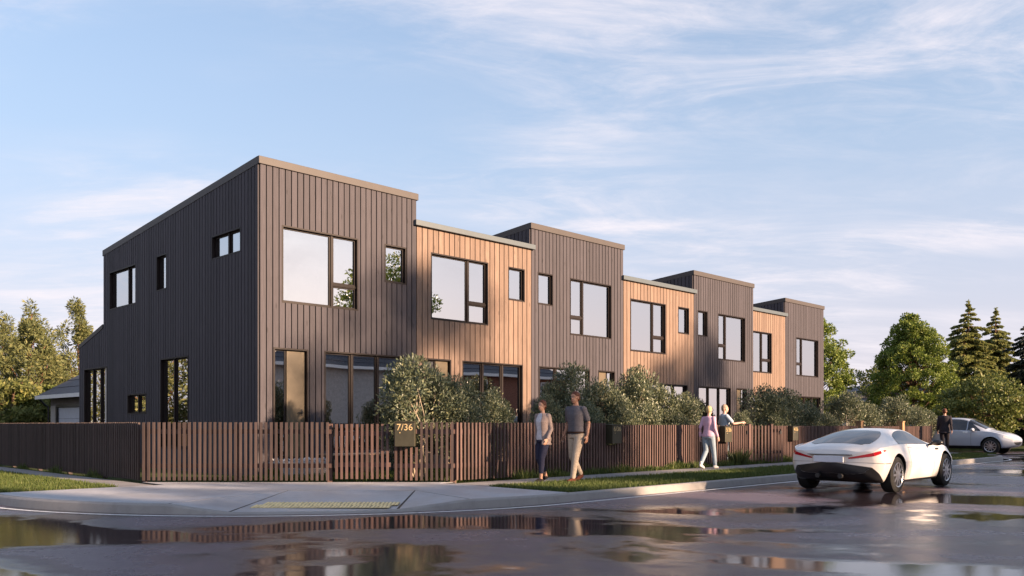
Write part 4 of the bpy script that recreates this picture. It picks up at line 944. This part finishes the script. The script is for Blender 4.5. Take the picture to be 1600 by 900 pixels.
# ---- silver crossover coming out of the cross street
ST2 = [(-2.25,.45,.72,.80,.75,.74,1.0,.68,1.15,.52,1.25), (-2.1,.32,.82,.9,.72,.86,1.02,.74,1.25,.58,1.42), (-1.6,.26,.87,.94,.7,.9,1.03,.76,1.3,.6,1.53), (-.8,.24,.88,.94,.68,.9,1.02,.76,1.33,.62,1.60), (0,.24,.88,.94,.66,.9,1.0,.76,1.32,.62,1.61), (.5,.24,.88,.94,.66,.9,.99,.76,1.26,.60,1.53),
       (1.0,.24,.88,.95,.66,.9,.98,.78,1.12,.56,1.26), (1.25,.25,.88,.95,.66,.9,.97,.8,1.03,.54,1.10), (1.5,.26,.88,.94,.66,.88,.94,.78,.985,.52,1.03), (1.95,.28,.84,.9,.62,.82,.84,.72,.89,.48,.93), (2.2,.34,.72,.78,.58,.7,.74,.62,.79,.4,.82), (2.33,.42,.56,.62,.56,.56,.66,.5,.7,.32,.72)]
cs_ = Shell(ST2); suv = tag(empty('crossover_car', S(41.95, 13.05, -.138), -A45), 'silver blue crossover car pulling out at the right edge, partly behind a man', 'car')
car_body(cs_, 'car_silver', suv, [(sx*1.4, sy*.8) for sx in (-1, 1) for sy in (-1, 1)], .36, .41)
for sx in (-1, 1):
    for sy in (-1, 1): wheel(suv, sx*1.4, sy*.825, .36, .24)
def full2(x, t): return cs_.pt(x, t if t <= 9 else 18-t, 1 if t <= 9 else -1)
m = MB(); patch(m, full2, .50, 1.16, 6.3, 18-6.3, 10, 28); m.build('windscreen', M['car_glass'], suv, smooth=True)
m = MB(); patch(m, full2, -2.16, -1.7, 6.4, 18-6.4, 8, 28); m.build('rear_window', M['car_glass'], suv, smooth=True)
for sd_ in (1, -1):
    fn = lambda a, b, q=sd_: cs_.pt(a, b, q); lf = lambda a, b, q=sd_: cs_.cap(1, a, b, q)
    for x0, x1, e0, e1 in ((-1.75, -.62, .25, 1), (-.56, .42, 1, 1), (.46, .98, 1, .12)):
        m = MB(); patch(m, fn, x0, x1, 4.8, lambda s_, e0=e0, e1=e1: 4.9+1.75*(e0+(e1-e0)*s_)**.7, 10, 6); m.build('side_window', M['car_glass'], suv, smooth=True)
    m = MB(); patch(m, fn, 1.98, 2.33, 3.55, 4.05, 6, 4, .006); patch(m, lf, 1.0, .8, 3.55, 4.05, 4, 4, .006); m.build('headlamp', M['lamp_clear'], suv, smooth=True)
    m = MB(); patch(m, fn, -1.3, 1.3, 1.0, 2.25, 20, 5, .006); m.build('sill_trim', M['car_black'], suv, smooth=True)
    m = MB(); patch(m, lf, .95, .15, .2, 2.7, 8, 6, .006); m.build('grille', M['car_black'], suv, smooth=True)
    m = MB(); m.ell((.72, sd_*1.04, 1.08), (.08, .13, .075), 14, 8); m.tube([(.74, sd_*.86, 1.03), (.72, sd_*1.0, 1.06)], .024, 8); m.build('door_mirror', M['car_silver'], suv, smooth=True)
    for xx in (-.59, .62):
        m = MB(); patch(m, fn, xx, xx+.008, 2.1, 4.8, 1, 24, .002); m.build('door_gap', M['car_black'], suv)
    for xx in (-.45, .5):
        m = MB(); patch(m, fn, xx-.22, xx, 3.88, 3.96, 4, 2, .01); m.build('door_handle', M['chrome'], suv, smooth=True)
    m = MB(); patch(m, fn, -2.25, -2.0, 3.5, 4.1, 6, 4, .006); m.build('tail_lamp', M['tail_red'], suv, smooth=True)
# ================================================================== PEOPLE
def solid(name, mb, voxel, mat, parent, it=4):
    m = mb.mesh(name); o = bpy.data.objects.new(name, m); COL.objects.link(o)
    r = o.modifiers.new('r', 'REMESH'); r.mode = 'VOXEL'; r.voxel_size = voxel; r.use_smooth_shade = True
    s_ = o.modifiers.new('s', 'SMOOTH'); s_.factor = .5; s_.iterations = it
    me = evald(o); bpy.data.objects.remove(o); me.name = name; me.materials.clear(); o = link(name, me, mat, parent, smooth=True); return o
def capsule(mb, pts, rad, n=12):
    """tapered closed limb with rounded ends"""
    pts = [Vector(p) for p in pts]; rad = list(rad); d0 = (pts[0]-pts[1]).normalized(); d1 = (pts[-1]-pts[-2]).normalized()
    P = [pts[0]+d0*rad[0]*.85, pts[0]+d0*rad[0]*.5]+pts+[pts[-1]+d1*rad[-1]*.5, pts[-1]+d1*rad[-1]*.85]
    Rr = [rad[0]*.3, rad[0]*.8]+rad+[rad[-1]*.8, rad[-1]*.3]; mb.tube(P, Rr, n)
def ik(a, b, l1, l2, bend):
    a, b = Vector(a), Vector(b); d = b-a; L = min(d.length, (l1+l2)*.999); u = d.normalized(); b = a+u*L
    x = (l1*l1-l2*l2+L*L)/(2*L); h = math.sqrt(max(0, l1*l1-x*x)); bd = Vector(bend); bd = (bd-u*bd.dot(u)).normalized(); return a+u*x+bd*h, b
def torso(mb, rings, k, g=0.0, ang=None, lean=0.0, n=24):
    R_ = []
    for z, rx, ry, yo in rings:
        y0 = yo+lean*max(0, z-.9)
        R_.append([Vector(((rx+g)*math.cos(2*PI*i/n)*k, (y0+(ry+g)*math.sin(2*PI*i/n))*k, z*k)) for i in range(n)])
    mb.loft(R_)
MALE = [(.86,.155,.11,0), (.93,.17,.118,-.005), (1.0,.163,.115,0), (1.08,.152,.108,.005), (1.2,.163,.115,.008), (1.32,.186,.126,.005), (1.41,.188,.112,-.005), (1.46,.150,.09,-.012), (1.50,.085,.07,-.015)]
FEM = [(.86,.155,.11,-.005), (.93,.172,.12,-.008), (1.0,.158,.112,0), (1.09,.128,.095,.005), (1.2,.138,.104,.012), (1.30,.158,.122,.014), (1.39,.160,.10,-.002), (1.45,.125,.08,-.012), (1.49,.07,.062,-.015)]
def person(label, loc, head, H, sex, skin, hair, stride=.2, arms=((0, 0), (0, 0)), top=None, sleeve='long', legs=None, shoes=None, lean=.03, jacket=None, belt=False, turn=0.0, hair_len=0.0, crop=0.0, lead=1):
    """+Y is forward; lead = side of the leading leg (1 right); arms = (swing fwd, lift) for left, right"""
    k = H/1.78; rz = math.atan2(-head[0], head[1]); root = tag(empty('person', loc, rz), label, 'person'); T = MALE if sex == 'm' else FEM
    hw, sw = .09, (.192 if sex == 'm' else .165); body, tr, sl = MB(), MB(), MB(); V = lambda x, y, z: Vector((x, y, z))*k
    torso(body, T, k, 0, lean=lean); feet = []
    for sd_ in (-1, 1):
        fw = stride if sd_ == lead else -stride; hip = V(sd_*hw, 0, .92); lift = 0.0 if sd_ == lead else min(.075, abs(stride)*.28)
        ank = V(sd_*(hw-.015), fw-.02, .085+lift); kn, ank = ik(hip, ank, .43*k, .425*k, (0, 1, 0)); fr = T[1][1]/.17
        capsule(body, [hip, hip.lerp(kn, .5), kn, kn.lerp(ank, .3), kn.lerp(ank, .7), ank], [.088*k*fr, .074*k*fr, .054*k, .056*k, .042*k, .036*k])
        toe = V(0, 1, 0)*.14; heel_lift = lift*.9; capsule(body, [ank+V(0, -.03, -.045), ank+V(0, .06, -.05-heel_lift*.5), ank+V(0, .135, -.062-heel_lift)], [.036*k, .036*k, .026*k]); feet.append((ank, heel_lift))
        e = kn.lerp(ank, 1-crop); capsule(tr, [hip+V(0, -.008, .02), hip.lerp(kn, .5), kn, kn.lerp(e, .5), e], [.104*k*fr, .090*k*fr, .073*k, .064*k, .054*k])
    sh_ = [V(-sw, -.01+lean*.5, 1.425), V(sw, -.01+lean*.5, 1.425)]; hands = []
    for i, sd_ in enumerate((-1, 1)):
        swg, lift = arms[i]; s0 = sh_[i]
        hand = s0+V(sd_*(.065), swg, -.545+lift); el, wr = ik(s0, hand, .295*k, .255*k, (sd_*.12, -1, -.1))
        capsule(body, [s0, s0.lerp(el, .5), el, el.lerp(wr, .35), wr], [.052*k, .046*k, .038*k, .038*k, .026*k])
        d = (wr-el).normalized(); side = Vector((0, 1, 0)); side = (side-d*side.dot(d)).normalized(); nrm = d.cross(side).normalized()
        pal = wr+d*.05*k
        body.loft([[wr+d*t*k+side*math.cos(q*PI/6)*a*k+nrm*math.sin(q*PI/6)*b*k for q in range(12)] for t, a, b in ((-.01,.022,.017), (.02,.032,.017), (.06,.041,.016), (.09,.040,.014), (.098,.03,.01))])
        inn = nrm if nrm.x*sd_ < 0 else -nrm
        for f_, ln in ((-.030, .060), (-.010, .076), (.010, .082), (.030, .072)):
            b0 = wr+(d*.09+side*f_)*k; p1 = b0+(d*.5+inn*.10)*ln*k; p2 = b0+(d*.85+inn*.42)*ln*k; capsule(body, [b0-d*.015*k, b0, p1, p2], [.0095*k, .0095*k, .0088*k, .0075*k], 8)
        t0 = wr+(d*.03+side*.034)*k; capsule(body, [t0-side*.012*k, t0, t0+(side*.022+d*.03+inn*.012)*k, t0+(side*.028+d*.058+inn*.02)*k], [.012*k, .0115*k, .0105*k, .0085*k], 8)
        end = 1.0 if sleeve == 'long' else 0.0
        q = [s0+V(-sd_*.006, 0, .006), s0.lerp(el, .5), el, el.lerp(wr, .5), wr-d*.01*k] if sleeve == 'long' else [s0+V(-sd_*.006, 0, .006), s0.lerp(el, .35), s0.lerp(el, .72)]
        r_ = [.070, .060, .052, .046, .039] if sleeve == 'long' else [.070, .066, .064]
        if sex == 'f': r_ = [x*.92 for x in r_]
        capsule(sl, q, [x*k for x in r_])
    # head and neck
    hc = V(0, lean*.75+.012, 1.655); Rz = Matrix.Rotation(turn, 3, 'Z')
    def hp(x, y, z): return hc+Rz @ (Vector((x, y, z))*k)
    capsule(body, [V(0, -.015+lean*.6, 1.46), V(0, -.005+lean*.7, 1.57)], [.060*k if sex == 'm' else .05*k, .054*k if sex == 'm' else .046*k])
    body.ell(hp(0, -.012, .022), (.074*k, .094*k, .098*k), 20, 14, Rz); body.ell(hp(0, .022, -.045), (.056*k, .066*k, .072*k), 18, 12, Rz)
    body.ell(hp(0, .048, -.092), (.030*k, .030*k, .022*k), 12, 8, Rz); capsule(body, [hp(0, .082, .012), hp(0, .096, -.022), hp(0, .088, -.034)], [.009*k, .013*k, .011*k], 10)
    body.ell(hp(0, .078, .036), (.05*k, .014*k, .010*k), 14, 8, Rz); body.ell(hp(0, .083, -.064), (.024*k, .010*k, .010*k), 12, 8, Rz)
    for sd_ in (-1, 1): body.ell(hp(sd_*.074, -.012, -.006), (.012*k, .020*k, .031*k), 12, 8, Rz)
    b = solid('body', body, .0085, M[skin], root, 3)
    for sd_ in (-1, 1):
        e = MB(); e.ell(hp(sd_*.031, .080, .010), (.013*k, .008*k, .0075*k), 10, 8, Rz); e.build('eye', M['eye_white'], root, smooth=True)
        e = MB(); e.ell(hp(sd_*.031, .0865, .010), (.006*k, .003*k, .006*k), 8, 6, Rz); e.build('iris', M['hair_brown'], root, smooth=True)
        e = MB(); e.ell(hp(sd_*.032, .086, .031), (.019*k, .006*k, .004*k), 10, 6, Rz); e.build('eyebrow', M[hair], root, smooth=True)
    e = MB(); e.ell(hp(0, .0895, -.063), (.021*k, .005*k, .006*k), 12, 6, Rz); e.build('mouth', M['lip'], root, smooth=True)
    hr = MB(); hr.ell(hp(0, -.024, .046), (.082*k, .096*k, .088*k), 20, 14, Rz); hr.ell(hp(0, -.058, .0), (.078*k, .060*k, .082*k), 18, 12, Rz)
    if sex == 'f' or hair_len: hr.ell(hp(0, -.060, -.045-hair_len), (.066*k, .052*k, .075*k), 18, 12, Rz); hr.ell(hp(.06, -.02, .03), (.03*k, .05*k, .06*k), 12, 8, Rz); hr.ell(hp(-.06, -.02, .03), (.03*k, .05*k, .06*k), 12, 8, Rz)
    solid('hair', hr, .008, M[hair], root, 4)
    # clothes
    torso(tr, [q for q in T if q[0] <= 1.05], k, .014, lean=lean); solid('trousers', tr, .011, M[legs], root, 5)
    tp = MB(); lo = .93 if belt else .90
    torso(tp, [(lo if q[0] < lo else q[0], *q[1:]) for q in T if q[0] >= lo-.071], k, .020 if not belt else .017, lean=lean)
    if jacket is None: tp.v, base = tp.v, None; b0 = len(tp.v); tp.v += sl.v; tp.f += [tuple(i+b0 for i in f) for f in sl.f]
    solid('top', tp, .011, M[top], root, 5)
    if jacket:
        jk = MB(); n = 30; a0, a1 = PI/2+.42, PI/2+2*PI-.42
        if jacket[1] == 'closed': a0, a1 = PI/2+.06, PI/2+2*PI-.06
        rings = []
        J = [(.80, .192 if sex == 'm' else .178, .135, -.005)]+[q for q in T if q[0] > .85]
        for z, rx, ry, yo in J:
            g_ = .036; th = .014; y0 = yo+lean*max(0, z-.9); A_ = [a0+(a1-a0)*i/n for i in range(n+1)]
            o_ = [Vector(((rx+g_)*math.cos(a)*k, (y0+(ry+g_)*math.sin(a))*k, z*k)) for a in A_]; i_ = [Vector(((rx+g_-th)*math.cos(a)*k, (y0+(ry+g_-th)*math.sin(a))*k, z*k)) for a in A_[::-1]]; rings.append(o_+i_)
        jk.loft(rings); b0 = len(jk.v); jk.v += [tuple(p) for p in sl.v]; jk.f += [tuple(i+b0 for i in f) for f in sl.f]; solid('jacket', jk, .0095, M[jacket[0]], root, 4)
    if belt:
        bl = MB(); n = 28; z0, z1 = .955, .99; rx, ry = .168+.026, .116+.026
        bl.loft([[Vector((r1*math.cos(2*PI*i/n)*k, (lean*.06+r2*math.sin(2*PI*i/n))*k, z*k)) for i in range(n)] for z, r1, r2 in ((z0, rx, ry), (z1, rx, ry), (z1, rx-.012, ry-.012), (z0, rx-.012, ry-.012), (z0, rx, ry))], cap=False); bl.build('belt', M['belt'], root, smooth=True)
    for ank, hl in feet:
        s_ = MB(); low = crop > 0
        capsule(s_, [ank+V(0, -.045, -.052), ank+V(0, .02, -.048-hl*.3), ank+V(0, .09, -.056-hl*.7), ank+V(0, .155, -.066-hl)], [.038*k, .043*k, .042*k, .030*k])
        if not low: capsule(s_, [ank+V(0, -.012, -.04), ank+V(0, 0, .03)], [.048*k, .050*k])
        solid('shoe', s_, .009, M[shoes], root, 3)
    return root
def feet_at(x, y): Y = 1340*CAM_H/(y-664); return Vector(((x-800)/1340*Y, Y, 0))
dn = S(-1, -.05); dn2 = S(1, .02)
person('man in grey t-shirt and beige chinos walking on the footpath', feet_at(900, 752.5), dn, 1.83, 'm', 'skin_tan', 'hair_red', .22, ((-.03, .03), (.05, .03)), 'tee_grey', 'short', 'chino', 'shoe_brown', .03, None, True, lead=-1)
person('woman in taupe blazer, white top and navy trousers beside the man', feet_at(848, 752), dn, 1.66, 'f', 'skin', 'hair_red', .17, ((.12, .05), (-.10, .04)), 'top_white', 'long', 'trouser_navy', 'shoe_black', .02, ('blazer', 'open'), crop=.28, hair_len=-.02, lead=-1)
person('fair haired person in pink jumper and pale jeans, seen from behind', feet_at(1107, 732.5), dn2, 1.65, 'f', 'skin_pink', 'hair_blond', .25, ((-.08, .03), (.10, .03)), 'jumper_pink', 'long', 'jeans_pale', 'shoe_white', .05, lead=1, hair_len=-.03)
u5 = px_u(1131, 13.62)
person('person in pale blue shirt behind the 5/36 letter box, arm held out', S(u5, 13.62, -.03), Vector((1, .15, 0)), 1.79, 'm', 'skin_pink', 'hair_pale', .03, ((.10, .05), (.42, .36)), 'shirt_blue', 'short', 'jeans_pale', 'shoe_white', .04, belt=False)
u6 = px_u(1476, 12.2)
person('man in dark suit walking away past the silver car', S(u6, 12.2, 0), Vector((.5, .85, 0)), 1.82, 'm', 'skin', 'hair_red', .20, ((.10, .03), (-.12, .03)), 'top_white', 'long', 'suit_dark', 'shoe_black', .02, ('suit_dark', 'closed'))
